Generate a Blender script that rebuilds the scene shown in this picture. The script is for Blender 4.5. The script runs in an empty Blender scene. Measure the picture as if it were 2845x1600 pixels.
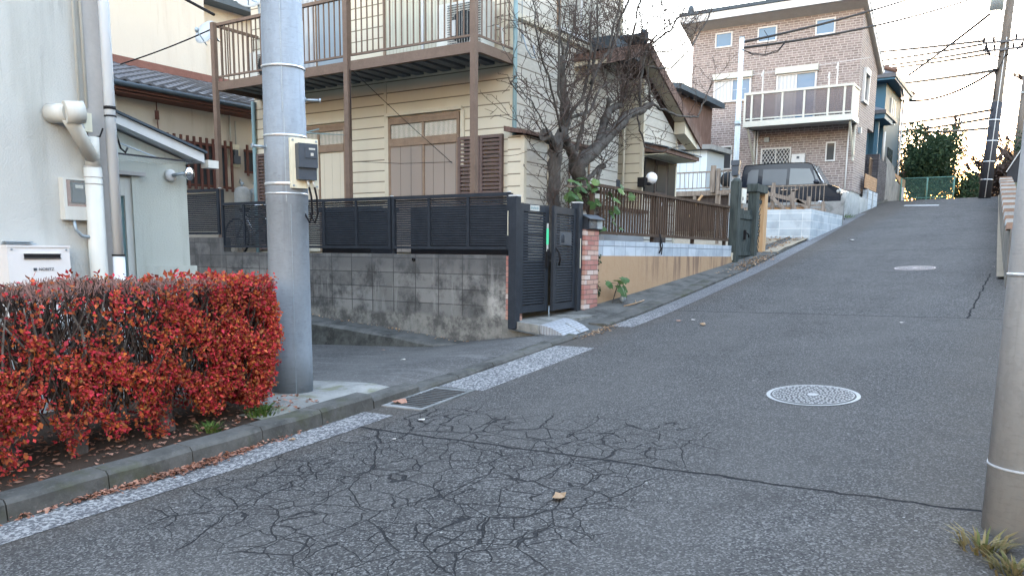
import bpy, math, random
from mathutils import Vector, Matrix
R_ = random.Random(7)
C = bpy.context.scene.collection
S = bpy.context.scene
rad = math.radians

# ------------------------------------------------------------------ camera
# world: +X runs up the hill road, +Y to its left, Z up; metres; origin at the corner of the block wall
cam_d = bpy.data.cameras.new("camera"); cam = bpy.data.objects.new("camera", cam_d); C.objects.link(cam)
CAM = Vector((-8.7508, -5.6199, 1.5))
_f = Vector((0.83234416, 0.5345401, -0.14652675)); _r = Vector((0.54163108, -0.84055278, 0.01033459)); _u = Vector((0.11763922, 0.08796538, 0.98915272))
cam.matrix_world = Matrix(((_r.x, _u.x, -_f.x, CAM.x), (_r.y, _u.y, -_f.y, CAM.y), (_r.z, _u.z, -_f.z, CAM.z), (0, 0, 0, 1)))
cam_d.sensor_width = 36; cam_d.lens = 28.48; cam_d.shift_y = 0.0833
cam_d.clip_start = 0.05; cam_d.clip_end = 3000
S.camera = cam

# ------------------------------------------------------------------ world, sun, exposure
SUN_EL, SUN_AZ = rad(-1.0), rad(84.0)          # azimuth clockwise from +Y: the sun has just gone down behind the crest
W = bpy.data.worlds.new("World"); S.world = W; W.use_nodes = True
wn = W.node_tree.nodes; wl = W.node_tree.links
sky = wn.new('ShaderNodeTexSky'); sky.sky_type = 'NISHITA'; sky.sun_disc = False
sky.sun_elevation = SUN_EL; sky.sun_rotation = SUN_AZ; sky.air_density = 1.0; sky.dust_density = 1.3; sky.ozone_density = 1.05
wl.new(sky.outputs[0], wn['Background'].inputs[0]); wn['Background'].inputs[1].default_value = 0.15
sd = bpy.data.lights.new("sun", 'SUN'); sd.energy = 0.5; sd.angle = rad(0.5); sd.color = (1, .82, .62)
sun = bpy.data.objects.new("sun", sd); C.objects.link(sun)
sdir = Vector((math.sin(SUN_AZ) * math.cos(SUN_EL), math.cos(SUN_AZ) * math.cos(SUN_EL), math.sin(SUN_EL)))
sun.rotation_euler = sdir.to_track_quat('Z', 'Y').to_euler()
sun.location = (20, 0, 30)
S.view_settings.view_transform = 'Standard'; S.view_settings.look = 'None'; S.view_settings.gamma = 1
S.view_settings.exposure = 7.32

# ------------------------------------------------------------------ object helpers
def root_loc(o):
    v = Vector((0, 0, 0))
    while o is not None:
        v += o.location; o = o.parent
    return v
def tag(o, label=None, cat=None, group=None, kind=None):
    if label: o['label'] = label
    if cat: o['category'] = cat
    if group: o['group'] = group
    if kind: o['kind'] = kind
    return o
def thing(name, label, cat, loc, group=None):
    o = bpy.data.objects.new(name, None); C.objects.link(o); o.location = loc; o.empty_display_size = .2
    return tag(o, label, cat, group)

class MB:
    def __init__(s): s.v = []; s.f = []; s.sm = []; s.mi = []; s.cur = 0
    def _add(s, vs, fs, smooth=False):
        b = len(s.v); s.v += [tuple(p) for p in vs]
        for f in fs: s.f.append(tuple(b + i for i in f)); s.sm.append(smooth); s.mi.append(s.cur)
        return s
    def box(s, x0, x1, y0, y1, z0, z1):
        vs = [(x0,y0,z0),(x1,y0,z0),(x1,y1,z0),(x0,y1,z0),(x0,y0,z1),(x1,y0,z1),(x1,y1,z1),(x0,y1,z1)]
        return s._add(vs, [(3,2,1,0),(4,5,6,7),(0,1,5,4),(1,2,6,5),(2,3,7,6),(3,0,4,7)])
    def hexa(s, vs):   # eight corners in box order
        return s._add(vs, [(3,2,1,0),(4,5,6,7),(0,1,5,4),(1,2,6,5),(2,3,7,6),(3,0,4,7)])
    def bar(s, p0, p1, w, h, up=(0, 0, 1)):
        p0 = Vector(p0); p1 = Vector(p1); d = (p1 - p0).normalized(); up = Vector(up)
        if abs(d.dot(up)) > .99: up = Vector((1, 0, 0))
        a = d.cross(up).normalized() * w / 2; b = a.cross(d).normalized() * h / 2
        return s.hexa([p0-a-b, p1-a-b, p1+a-b, p0+a-b, p0-a+b, p1-a+b, p1+a+b, p0+a+b])
    def tube(s, pts, rs, n=8, caps=True, smooth=True):
        pts = [Vector(p) for p in pts]
        if not isinstance(rs, (list, tuple)): rs = [rs] * len(pts)
        b = len(s.v); prev = None
        for i, p in enumerate(pts):
            d = (pts[min(i+1, len(pts)-1)] - pts[max(i-1, 0)])
            if d.length < 1e-9: d = Vector((0, 0, 1))
            d.normalize()
            if prev is None:
                a = d.orthogonal().normalized()
            else:
                a = (prev - d * prev.dot(d))
                a = a.normalized() if a.length > 1e-6 else d.orthogonal().normalized()
            prev = a; c = d.cross(a)
            for k in range(n):
                t = 2*math.pi*k/n; s.v.append(tuple(p + (a*math.cos(t) + c*math.sin(t))*rs[i]))
        for i in range(len(pts)-1):
            for k in range(n):
                k2 = (k+1) % n; s.f.append((b+i*n+k, b+i*n+k2, b+(i+1)*n+k2, b+(i+1)*n+k)); s.sm.append(smooth); s.mi.append(s.cur)
        if caps:
            s.f.append(tuple(b+k for k in range(n))[::-1]); s.sm.append(False); s.mi.append(s.cur)
            e = b+(len(pts)-1)*n; s.f.append(tuple(e+k for k in range(n))); s.sm.append(False); s.mi.append(s.cur)
        return s
    def cyl(s, p0, p1, r0, r1=None, n=16): return s.tube([p0, p1], [r0, r0 if r1 is None else r1], n)
    def lathe(s, prof, c, axis=(0, 0, 1), n=20, smooth=True):
        ax = Vector(axis).normalized(); a = ax.orthogonal().normalized(); b_ = ax.cross(a); c = Vector(c); b = len(s.v)
        for r, z in prof:
            for k in range(n):
                t = 2*math.pi*k/n; s.v.append(tuple(c + ax*z + (a*math.cos(t)+b_*math.sin(t))*r))
        for i in range(len(prof)-1):
            for k in range(n):
                k2 = (k+1) % n; s.f.append((b+i*n+k, b+i*n+k2, b+(i+1)*n+k2, b+(i+1)*n+k)); s.sm.append(smooth); s.mi.append(s.cur)
        return s
    def ball(s, c, r, sc=(1, 1, 1), nu=14, nv=9):
        c = Vector(c); b = len(s.v)
        for j in range(nv+1):
            t = math.pi*j/nv
            for k in range(nu):
                q = 2*math.pi*k/nu; s.v.append((c.x+r*sc[0]*math.sin(t)*math.cos(q), c.y+r*sc[1]*math.sin(t)*math.sin(q), c.z+r*sc[2]*math.cos(t)))
        for j in range(nv):
            for k in range(nu):
                k2 = (k+1) % nu; s.f.append((b+j*nu+k, b+(j+1)*nu+k, b+(j+1)*nu+k2, b+j*nu+k2)); s.sm.append(True); s.mi.append(s.cur)
        return s
    def poly(s, pts): return s._add(pts, [tuple(range(len(pts)))])
    def prism(s, pts, vec):
        n = len(pts); vec = Vector(vec); q = [Vector(p)+vec for p in pts]
        return s._add(list(pts)+q, [tuple(range(n))[::-1], tuple(range(n, 2*n))] + [(i, (i+1) % n, n+(i+1) % n, n+i) for i in range(n)])
    def grid(s, us, vs, fn, smooth=True):
        b = len(s.v); m = len(vs)
        for u in us:
            for v in vs: s.v.append(tuple(fn(u, v)))
        for i in range(len(us)-1):
            for j in range(m-1):
                s.f.append((b+i*m+j, b+(i+1)*m+j, b+(i+1)*m+j+1, b+i*m+j+1)); s.sm.append(smooth); s.mi.append(s.cur)
        return s
    def build(s, name, mats, parent=None, base=None):
        if not isinstance(mats, (list, tuple)): mats = [mats]
        off = root_loc(parent) if parent else Vector(base or (0, 0, 0))
        me = bpy.data.meshes.new(name)
        me.from_pydata([(x-off.x, y-off.y, z-off.z) for x, y, z in s.v], [], s.f)
        for m in mats: me.materials.append(m)
        me.polygons.foreach_set('use_smooth', s.sm)
        if len(mats) > 1: me.polygons.foreach_set('material_index', s.mi)
        me.update()
        o = bpy.data.objects.new(name, me); C.objects.link(o)
        if parent: o.parent = parent
        else: o.location = off
        return o
def part(name, mat, parent, fn, label=None):
    m = MB(); fn(m); o = m.build(name, mat, parent)
    if label: o['label'] = label
    return o
def part_each(name, mat, parent, fns):
    for f in fns: part(name, mat, parent, f)
def copy_tree(o, parent=None, loc=None, label=None):
    c = o.copy(); C.objects.link(c); c.parent = parent
    if loc is not None: c.location = loc
    if label: c['label'] = label
    for ch in list(o.children): copy_tree(ch, c)
    return c
def frange(a, b, n): return [a+(b-a)*i/(n-1) for i in range(n)]

# ------------------------------------------------------------------ material helpers
class NT:
    def __init__(s, name):
        s.m = bpy.data.materials.new(name); s.m.use_nodes = True; s.t = s.m.node_tree; s.n = s.t.nodes; s.l = s.t.links
        s.b = s.n['Principled BSDF']; s.pos = s.n.new('ShaderNodeNewGeometry')
    def link(s, a, b): s.l.new(a, b)
    def val(s, sock, v):
        if hasattr(v, 'links') or hasattr(v, 'is_linked'): s.l.new(v, sock)
        else: sock.default_value = v
    def P(s): return s.pos.outputs['Position']
    def sep(s, v=None):
        n = s.n.new('ShaderNodeSeparateXYZ'); s.link(v or s.P(), n.inputs[0]); return n.outputs
    def comb(s, x, y, z=0.0):
        n = s.n.new('ShaderNodeCombineXYZ')
        for i, q in enumerate((x, y, z)): s.val(n.inputs[i], q)
        return n.outputs[0]
    def math(s, op, a, b=None, c=None, clamp=False):
        n = s.n.new('ShaderNodeMath'); n.operation = op; n.use_clamp = clamp
        for i, q in enumerate((a, b, c)):
            if q is not None: s.val(n.inputs[i], q)
        return n.outputs[0]
    def scale(s, v, k):
        n = s.n.new('ShaderNodeVectorMath'); n.operation = 'MULTIPLY'; s.val(n.inputs[0], v); n.inputs[1].default_value = k if isinstance(k, tuple) else (k, k, k); return n.outputs[0]
    def vadd(s, a, b):
        n = s.n.new('ShaderNodeVectorMath'); n.operation = 'ADD'; s.val(n.inputs[0], a); s.val(n.inputs[1], b); return n.outputs[0]
    def noise(s, sc, v=None, det=5, rough=.6, color=False, dist=0):
        n = s.n.new('ShaderNodeTexNoise'); n.inputs['Scale'].default_value = sc; n.inputs['Detail'].default_value = det; n.inputs['Roughness'].default_value = rough; n.inputs['Distortion'].default_value = dist
        s.link(v or s.P(), n.inputs['Vector']); return n.outputs['Color' if color else 0]
    def voro(s, sc, v=None, feat='F1', out='Distance', rnd=1.0):
        n = s.n.new('ShaderNodeTexVoronoi'); n.feature = feat; n.inputs['Scale'].default_value = sc; n.inputs['Randomness'].default_value = rnd
        s.link(v or s.P(), n.inputs['Vector']); return n.outputs[out]
    def ramp(s, f, stops, interp='LINEAR'):
        n = s.n.new('ShaderNodeValToRGB'); n.color_ramp.interpolation = interp; e = n.color_ramp.elements
        for i, (p, c) in enumerate(stops):
            q = e[i] if i < 2 else e.new(p)
            q.position = p; q.color = (*c, 1) if isinstance(c, tuple) else (c, c, c, 1)
        s.link(f, n.inputs[0]); return n.outputs[0]
    def mix(s, f, a, b, mode='MIX'):
        n = s.n.new('ShaderNodeMix'); n.data_type = 'RGBA'; n.blend_type = mode; n.clamp_factor = True
        s.val(n.inputs[0], f)
        for i, q in ((6, a), (7, b)):
            if isinstance(q, tuple): n.inputs[i].default_value = (*q, 1)
            else: s.val(n.inputs[i], q)
        return n.outputs[2]
    def smooth(s, x, a, b):      # 0 below a, 1 above b
        n = s.n.new('ShaderNodeMapRange'); n.interpolation_type = 'SMOOTHSTEP'; s.val(n.inputs[0], x); n.inputs[1].default_value = a; n.inputs[2].default_value = b; return n.outputs[0]
    def brick(s, v, bw, rh, c1, c2, mortar, msize=.01, off=.5, bias=0., sq=1., freq=2):
        n = s.n.new('ShaderNodeTexBrick'); n.offset = off; n.squash = sq; n.squash_frequency = freq
        n.inputs['Scale'].default_value = 1; n.inputs['Brick Width'].default_value = bw; n.inputs['Row Height'].default_value = rh
        n.inputs['Mortar Size'].default_value = msize; n.inputs['Mortar Smooth'].default_value = .2; n.inputs['Bias'].default_value = bias
        n.inputs['Color1'].default_value = (*c1, 1); n.inputs['Color2'].default_value = (*c2, 1); n.inputs['Mortar'].default_value = (*mortar, 1)
        s.link(v, n.inputs['Vector']); return n.outputs
    def bump(s, h, st=.5, d=.01):
        n = s.n.new('ShaderNodeBump'); n.inputs['Strength'].default_value = st; n.inputs['Distance'].default_value = d; s.val(n.inputs['Height'], h)
        s.link(n.outputs[0], s.b.inputs['Normal']); return n
    def out(s, col, rough=.8, metal=0., spec=.4):
        if isinstance(col, tuple): s.b.inputs['Base Color'].default_value = (*col, 1)
        else: s.link(col, s.b.inputs['Base Color'])
        s.val(s.b.inputs['Roughness'], rough); s.b.inputs['Metallic'].default_value = metal; s.b.inputs['Specular IOR Level'].default_value = spec*(.2 if rough > .45 else .6) if isinstance(rough, float) else .1
        return s.m
def wallv(t):     # in-plane coordinates for axis-aligned walls
    x, y, z = t.sep(); return t.comb(t.math('ADD', x, y), z)
def plain(name, col, rough=.7, var=.18, sc=6., metal=0., spec=.4, bump=0., streak=False):
    t = NT(name); v = t.scale(t.P(), (1, 1, .18)) if streak else None
    n = t.noise(sc, v, 6, .65); n2 = t.noise(sc*7, v, 3)
    a = tuple(c*(1-var) for c in col); b = tuple(min(1, c*(1+var)) for c in col)
    c = t.ramp(t.math('ADD', t.math('MULTIPLY', n, .7), t.math('MULTIPLY', n2, .3)), [(.3, a), (.7, b)])
    if bump: t.bump(n2, bump, .01)
    return t.out(c, rough, metal, spec)
def leafmat(name, cols, rough=.55, trans=.25):
    t = NT(name); r = t.pos.outputs['Random Per Island']
    n = len(cols); c = t.ramp(r, [(i/(n-1) if n > 1 else 0, q) for i, q in enumerate(cols)])
    bl = t.noise(2.2, None, 3)
    c = t.mix(t.math('MULTIPLY', t.smooth(bl, .4, .7), .5), c, tuple(x*.55 for x in cols[0]))
    t.out(c, rough, 0, .3)
    if trans:
        tr = t.n.new('ShaderNodeBsdfTranslucent'); t.link(c, tr.inputs[0]); mx = t.n.new('ShaderNodeMixShader'); mx.inputs[0].default_value = trans
        t.link(t.b.outputs[0], mx.inputs[1]); t.link(tr.outputs[0], mx.inputs[2]); t.link(mx.outputs[0], t.n['Material Output'].inputs[0])
    return t.m
# ------------------------------------------------------------------ materials
M = {}
def m_asphalt():
    t = NT('asphalt'); x, y, z = t.sep(); p = t.comb(x, y)
    big = t.smooth(t.noise(.55, p, 6, .65), .32, .68); mid = t.noise(5, p, 5); fine = t.noise(120, p, 3); vor = t.voro(105, p, 'F1', 'Color')
    sp = t.sep(vor)[0]
    base = t.mix(big, (.052, .051, .050), (.075, .073, .071)); base = t.mix(t.smooth(mid, .35, .75), base, t.mix(.5, base, (.049, .047, .046)))
    base = t.mix(t.math('MULTIPLY', t.smooth(sp, .6, 1), .75), base, (.185, .182, .176)); base = t.mix(t.math('MULTIPLY', t.smooth(sp, .42, .0), .7), base, (.022, .023, .026))
    base = t.mix(t.math('MULTIPLY', t.smooth(fine, .62, .75), .5), base, (.24, .24, .235))
    # rare pale stones
    st = t.voro(13, p, 'F1', 'Distance'); stc = t.sep(t.voro(13, p, 'F1', 'Color'))[1]
    base = t.mix(t.math('MULTIPLY', t.math('GREATER_THAN', stc, .94), t.math('LESS_THAN', st, .11)), base, (.26, .26, .25))
    # patched strips between the transverse joints
    strip = t.math('MULTIPLY', t.smooth(x, -4.15, -4.05), t.smooth(x, 2.58, 2.5))
    base = t.mix(t.math('MULTIPLY', strip, .28), base, (.080, .078, .075))
    tr = t.math('SINE', t.math('MULTIPLY', t.math('ADD', y, t.math('MULTIPLY', t.noise(.35, p, 3), 2.0)), 3.4)); base = t.mix(t.math('MULTIPLY', t.smooth(tr, .1, .9), .22), base, (.092, .089, .085))
    pt_ = t.noise(1.7, t.vadd(p, (11., 3., 0.)), 6, .7); base = t.mix(t.math('MULTIPLY', t.smooth(pt_, .52, .72), .45), base, (.045, .043, .042)); base = t.mix(t.math('MULTIPLY', t.smooth(pt_, .44, .26), .35), base, (.118, .116, .112))
    base = t.mix(t.math('MULTIPLY', t.smooth(t.math('ADD', y, t.math('MULTIPLY', mid, .5)), -1.35, -.75), .5), base, (.072, .062, .052))
    # worn brownish film by the right edge and oil-dark wheel tracks
    base = t.mix(t.math('MULTIPLY', t.smooth(t.math('ADD', y, t.math('MULTIPLY', mid, .8)), -4.2, -5.3), .35), base, (.10, .085, .068))
    # crazing: connected plates of three sizes, finer towards the broken spot
    wob = t.noise(4.5, p, 2, .5, True); wp = t.vadd(p, t.scale(wob, .11)); jag = t.math('MULTIPLY', t.math('SUBTRACT', t.noise(45, p, 3), .5), .03)
    mk = t.noise(.8, p, 4)
    dx = t.math('SUBTRACT', x, -4.85); dy = t.math('SUBTRACT', y, -3.35); d1 = t.math('SQRT', t.math('ADD', t.math('MULTIPLY', dx, t.math('MULTIPLY', dx, 2.2)), t.math('MULTIPLY', dy, t.math('MULTIPLY', dy, 1.3))))
    spot = t.smooth(t.math('ADD', d1, t.math('MULTIPLY', mk, .5)), 1.3, .25)
    rx = t.math('MULTIPLY', t.smooth(x, -2.6, -4.0), t.smooth(t.math('ADD', x, mk), -6.3, -5.2)); ry = t.math('MULTIPLY', t.smooth(t.math('ADD', y, mk), -3.9, -2.8), t.smooth(t.math('ADD', y, mk), -.5, -1.1))
    region = t.math('MULTIPLY', rx, ry); amt = t.math('MAXIMUM', spot, region)
    drop = t.noise(2.3, p, 3); cn = t.math('ADD', .25, t.math('ADD', t.math('MULTIPLY', t.noise(9, p, 3), .7), t.math('MULTIPLY', t.noise(60, p, 2), .8)))
    def craze(sc, lo, hi, width, off):
        e = t.voro(sc, t.vadd(wp, (off, off*.7, 0.)), 'DISTANCE_TO_EDGE'); k = t.math('MULTIPLY', t.smooth(t.math('ADD', amt, t.math('MULTIPLY', t.math('SUBTRACT', drop, .5), .9)), lo, hi), width*sc)
        return t.smooth(t.math('DIVIDE', e, t.math('MULTIPLY', t.math('MAXIMUM', k, .00001), cn)), 1.0, .45)
    c1 = craze(2.3, .15, .7, .0056, 0.); c2 = craze(5.2, .3, .8, .0040, 4.); c3 = craze(7.0, .7, 1.2, .0028, 9.)
    wide = t.math('MULTIPLY', craze(2.3, .75, 1.2, .0095, 0.), 1.0)
    cr = t.math('MULTIPLY', t.math('MAXIMUM', t.math('MAXIMUM', c1, c2), t.math('MULTIPLY', wide, spot)), .85)
    # transverse joints
    nn = t.math('MULTIPLY', t.math('SUBTRACT', t.noise(3.5, p, 6), .5), .12)
    def joint(x0, w): return t.smooth(t.math('ABSOLUTE', t.math('ADD', t.math('SUBTRACT', x, x0), nn)), w, w*.4)
    j = t.math('MAXIMUM', joint(-4.1, .017), t.math('MULTIPLY', joint(2.52, .022), .8)); j = t.math('MAXIMUM', j, t.math('MULTIPLY', joint(11.3, .03), .6))
    j = t.math('MAXIMUM', j, t.math('MULTIPLY', t.math('MULTIPLY', t.smooth(t.math('ABSOLUTE', t.math('ADD', t.math('ADD', y, 4.95), nn)), .014, .006), t.math('GREATER_THAN', x, 2.5)), t.math('LESS_THAN', x, 7.3)))
    cr = t.math('MAXIMUM', cr, j)
    col = t.mix(cr, base, (.020, .021, .023))
    h = t.math('SUBTRACT', t.math('ADD', t.math('MULTIPLY', sp, .5), t.math('MULTIPLY', fine, .6)), t.math('MULTIPLY', cr, 2.0))
    t.bump(h, 1.0, .010)
    return t.out(col, .9, 0, .18)
def m_lane():
    t = NT('old_lane_asphalt'); x, y, z = t.sep(); p = t.comb(x, y)
    big = t.noise(.8, p, 6); fine = t.noise(70, p, 3); sp = t.sep(t.voro(60, p, 'F1', 'Color'))[0]
    streak = t.noise(2.5, t.comb(t.math('MULTIPLY', x, 3), t.math('MULTIPLY', y, .5)), 5)
    c = t.mix(t.smooth(big, .35, .65), (.058, .057, .056), (.088, .086, .083)); c = t.mix(t.math('MULTIPLY', t.smooth(streak, .5, .7), .4), c, (.15, .15, .148))
    c = t.mix(t.math('MULTIPLY', t.smooth(sp, .7, 1), .35), c, (.2, .2, .2)); t.bump(t.math('ADD', fine, sp), .4, .005)
    return t.out(c, .85)
def m_conc(name, a, b, dirt=(.1, .1, .095), sc=1.5, moss=None):
    t = NT(name); n = t.noise(sc, None, 7, .65); f = t.noise(40, None, 4); d = t.noise(sc*.8, t.vadd(t.P(), (5, 9, 3)), 6, .7)
    c = t.mix(t.smooth(n, .3, .7), a, b); c = t.mix(t.math('MULTIPLY', t.smooth(d, .48, .68), .75), c, dirt); c = t.mix(t.math('MULTIPLY', t.smooth(f, .55, .75), .35), c, tuple(q*1.5 for q in b))
    if moss: c = t.mix(t.math('MULTIPLY', t.smooth(t.noise(3, None, 5), .52, .68), .6), c, moss)
    t.bump(t.math('ADD', f, t.math('MULTIPLY', n, .5)), .5, .008); return t.out(c, .9, 0, .25)
def m_line():
    t = NT('worn_white_paint'); x, y, z = t.sep(); p = t.comb(x, y)
    n = t.noise(42, p, 5, .7); big = t.noise(1.4, p, 4); sp = t.sep(t.voro(75, p, 'F1', 'Color'))[0]
    fade = t.smooth(x, .5, 4.0)
    th = t.math('ADD', t.math('ADD', t.math('MULTIPLY', n, .55), t.math('MULTIPLY', big, .25)), t.math('MULTIPLY', t.sep(t.voro(58, t.vadd(p, (3., 7., 0.)), 'F1', 'Color'))[1], .36)); th = t.math('SUBTRACT', th, t.math('MULTIPLY', fade, .12))
    f = t.smooth(th, .57, .66)
    old = t.mix(sp, (.06, .062, .068), (.13, .13, .135))
    c = t.mix(f, old, t.mix(fade, t.mix(sp, (.18, .183, .185), (.30, .30, .295)), (.19, .19, .19)))
    t.bump(t.math('ADD', f, sp), .6, .005); return t.out(c, .8)
def m_block():
    t = NT('stained_concrete_block'); v = wallv(t); x, y, z = t.sep()
    o = t.brick(v, .40, .203, (.115, .118, .118), (.205, .208, .206), (.055, .056, .057), .006, 0, -.15)
    n = t.noise(1.6, None, 7, .7); d = t.noise(3.4, t.vadd(t.P(), (3, 1, 7)), 7, .75); f = t.noise(45, None, 4)
    st = t.noise(5, t.scale(t.P(), (1, 1, .16)), 6, .65)
    lich = t.math('ADD', t.math('MULTIPLY', n, .55), t.math('MULTIPLY', d, .45))
    c = t.mix(t.math('MULTIPLY', t.smooth(lich, .56, .40), .88), o[0], (.045, .047, .049))
    c = t.mix(t.math('MULTIPLY', t.smooth(st, .55, .66), .4), c, (.235, .238, .235)); c = t.mix(t.math('MULTIPLY', t.smooth(f, .58, .72), .3), c, (.235, .238, .232))
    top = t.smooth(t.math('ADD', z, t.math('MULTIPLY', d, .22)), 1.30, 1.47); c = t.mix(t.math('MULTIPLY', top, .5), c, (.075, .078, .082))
    eff = t.math('MULTIPLY', t.smooth(t.math('ADD', y, t.math('MULTIPLY', d, .35)), .75, .45), t.smooth(z, 1.2, .9)); eff = t.math('MULTIPLY', eff, t.smooth(d, .36, .6))
    c = t.mix(t.math('MULTIPLY', eff, .8), c, (.36, .36, .34))
    foot = t.smooth(t.math('ADD', z, t.math('MULTIPLY', n, .15)), .78, .70)      # cast base course, no joints
    bc = t.mix(t.smooth(d, .4, .62), (.075, .076, .075), (.19, .19, .18)); c = t.mix(foot, c, bc)
    t.bump(t.math('ADD', t.math('MULTIPLY', t.math('SUBTRACT', 1., t.math('MULTIPLY', o[1], t.math('SUBTRACT', 1., foot))), 1.0), t.math('MULTIPLY', f, .5)), .7, .01)
    return t.out(c, .95, 0, .2)
def m_cream(pitch=.1853, name='cream_siding'):
    t = NT(name); x, y, z = t.sep()
    fr = t.math('FRACT', t.math('DIVIDE', t.math('ADD', z, .06), pitch))
    g = t.smooth(t.math('ABSOLUTE', t.math('SUBTRACT', fr, .5)), .432, .47)
    n = t.noise(1.3, None, 6, .65); st = t.noise(4, t.scale(t.P(), (1, 1, .12)), 6); w = t.noise(8, t.scale(t.P(), (1, 1, 3)), 4)
    c = t.mix(n, (.46, .428, .345), (.53, .497, .41)); c = t.mix(t.math('MULTIPLY', t.smooth(st, .5, .7), .35), c, (.45, .41, .32)); c = t.mix(t.math('MULTIPLY', t.smooth(w, .6, .8), .2), c, (.72, .70, .62))
    # boards that face the road are greyer
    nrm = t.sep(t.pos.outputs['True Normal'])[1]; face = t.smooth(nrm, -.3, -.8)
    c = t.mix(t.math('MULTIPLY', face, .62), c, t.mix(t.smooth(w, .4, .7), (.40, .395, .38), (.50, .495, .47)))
    c = t.mix(t.math('MULTIPLY', g, .85), c, (.12, .10, .075))
    t.bump(t.math('SUBTRACT', t.math('MULTIPLY', w, .3), g), .4, .01); return t.out(c, .7, 0, .3)
def m_brickhouse():
    t = NT('taupe_brick_cladding'); v = wallv(t); wv = t.vadd(v, t.comb(t.math('MULTIPLY', t.noise(.9, v, 1), .0), 0.0))
    o = t.brick(wv, .235, .083, (.122, .104, .099), (.212, .183, .176), (.34, .318, .312), .0125, .42, -.05, .72, 3)
    n = t.noise(2.5, None, 5); f = t.noise(30, None, 4)
    c = t.mix(t.math('MULTIPLY', f, .35), o[0], (.20, .172, .170)); c = t.mix(t.math('MULTIPLY', t.smooth(n, .45, .7), .2), c, (.17, .148, .146))
    t.bump(t.math('SUBTRACT', t.math('MULTIPLY', f, .4), t.math('MULTIPLY', o[1], 1.0)), .6, .01); return t.out(c, .8, 0, .3)
def m_redbrick():
    t = NT('pink_and_red_brick_tile'); v = wallv(t)
    o = t.brick(v, .205, .0705, (.0, .0, .0), (1, 1, 1), (.5, .5, .5), .006, .5, 0, 1.)
    r = t.ramp(t.sep(o[0])[0], [(0, (.30, .115, .10)), (.35, (.37, .17, .15)), (.55, (.42, .26, .20)), (.8, (.50, .42, .38)), (1, (.55, .50, .47))])
    f = t.noise(22, None, 5); r = t.mix(t.math('MULTIPLY', f, .5), r, (.36, .24, .21)); r = t.mix(o[1], r, (.17, .13, .115))
    t.bump(t.math('SUBTRACT', f, t.math('MULTIPLY', o[1], 1.5)), .8, .012); return t.out(r, .9)
def m_stucco(name, a, b, stain=(.25, .268, .248), sc=60, amt=.45):
    t = NT(name); n = t.noise(1.1, None, 6, .6); f = t.noise(sc, None, 5, .7); st = t.noise(3.2, t.scale(t.P(), (1, 1, .14)), 6)
    c = t.mix(n, a, b); c = t.mix(t.math('MULTIPLY', t.smooth(st, .46, .70), amt), c, stain); w2 = t.noise(13, t.scale(t.P(), (1, 1, .06)), 4); c = t.mix(t.math('MULTIPLY', t.math('MULTIPLY', t.smooth(w2, .55, .72), t.smooth(n, .4, .6)), amt), c, tuple(q*.72 for q in stain))
    t.bump(f, .55, .012); return t.out(c, .9, 0, .25)
def m_orange():
    t = NT('ochre_render'); n = t.noise(1.4, None, 6); f = t.noise(24, None, 5); x, y, z = t.sep()
    st = t.noise(6.5, t.comb(x, y, t.math('MULTIPLY', z, .10)), 6, .6); sw = t.noise(6, None, 4, .6, False, 1.2)
    c = t.mix(n, (.325, .222, .138), (.39, .275, .18)); c = t.mix(t.math('MULTIPLY', t.smooth(sw, .5, .62), .15), c, (.27, .17, .10))
    k = t.math('MULTIPLY', t.smooth(st, .46, .62), t.smooth(t.math('ADD', x, t.math('MULTIPLY', n, 2)), 3.6, 6.5)); k = t.math('MULTIPLY', k, t.smooth(z, .8, 1.35))
    c = t.mix(t.math('MULTIPLY', k, .75), c, (.15, .10, .08))
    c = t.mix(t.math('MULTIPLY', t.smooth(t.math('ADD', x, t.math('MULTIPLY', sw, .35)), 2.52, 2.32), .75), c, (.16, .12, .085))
    t.bump(t.math('ADD', sw, t.math('MULTIPLY', f, .4)), .5, .012); return t.out(c, .92, 0, .2)
def m_pole(name, a, b, streak=True):
    t = NT(name); n = t.noise(3, t.scale(t.P(), (1, 1, .25)), 6); f = t.noise(26, t.scale(t.P(), (.6, .6, 3.2)), 5, .7); v = t.voro(38, t.scale(t.P(), (1, 1, .7)), 'F1', 'Color'); sp = t.sep(v)[0]
    c = t.mix(t.smooth(n, .3, .7), a, b); c = t.mix(t.math('MULTIPLY', t.smooth(f, .5, .72), .35), c, tuple(q*.62 for q in a)); c = t.mix(t.math('MULTIPLY', sp, .16), c, tuple(q*1.35 for q in b))
    st = t.noise(9, t.scale(t.P(), (1, 1, .05)), 4); c = t.mix(t.math('MULTIPLY', t.smooth(st, .56, .7), .4), c, tuple(q*.7 for q in a))
    t.bump(f, .25, .004); return t.out(c, .62, .15, .4)
def m_wood(name, a, b, sc=3, axis=(1, 1, .12), rough=.8):
    t = NT(name); n = t.noise(sc*6, t.scale(t.P(), axis), 6, .6); g = t.noise(1.5, None, 4)
    c = t.mix(t.smooth(n, .35, .68), a, b); c = t.mix(t.math('MULTIPLY', g, .3), c, tuple(q*.6 for q in a)); t.bump(n, .3, .005); return t.out(c, rough, 0, .3)
def m_shutter(name, a, b, pitch, seam, axis='y', dark=.35):
    t = NT(name); x, y, z = t.sep(); q = y if axis == 'y' else x
    fr = t.math('ABSOLUTE', t.math('SUBTRACT', t.math('FRACT', t.math('DIVIDE', q, pitch)), .5)); g = t.smooth(fr, .5-seam/pitch, .5-seam/pitch*.3)
    n = t.noise(2, t.scale(t.P(), (1, 1, .2)), 5); c = t.mix(n, a, b); c = t.mix(g, c, tuple(k*dark for k in a)); t.bump(t.math('SUBTRACT', 1., g), .5, .01); return t.out(c, .55, 0, .4)
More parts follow.
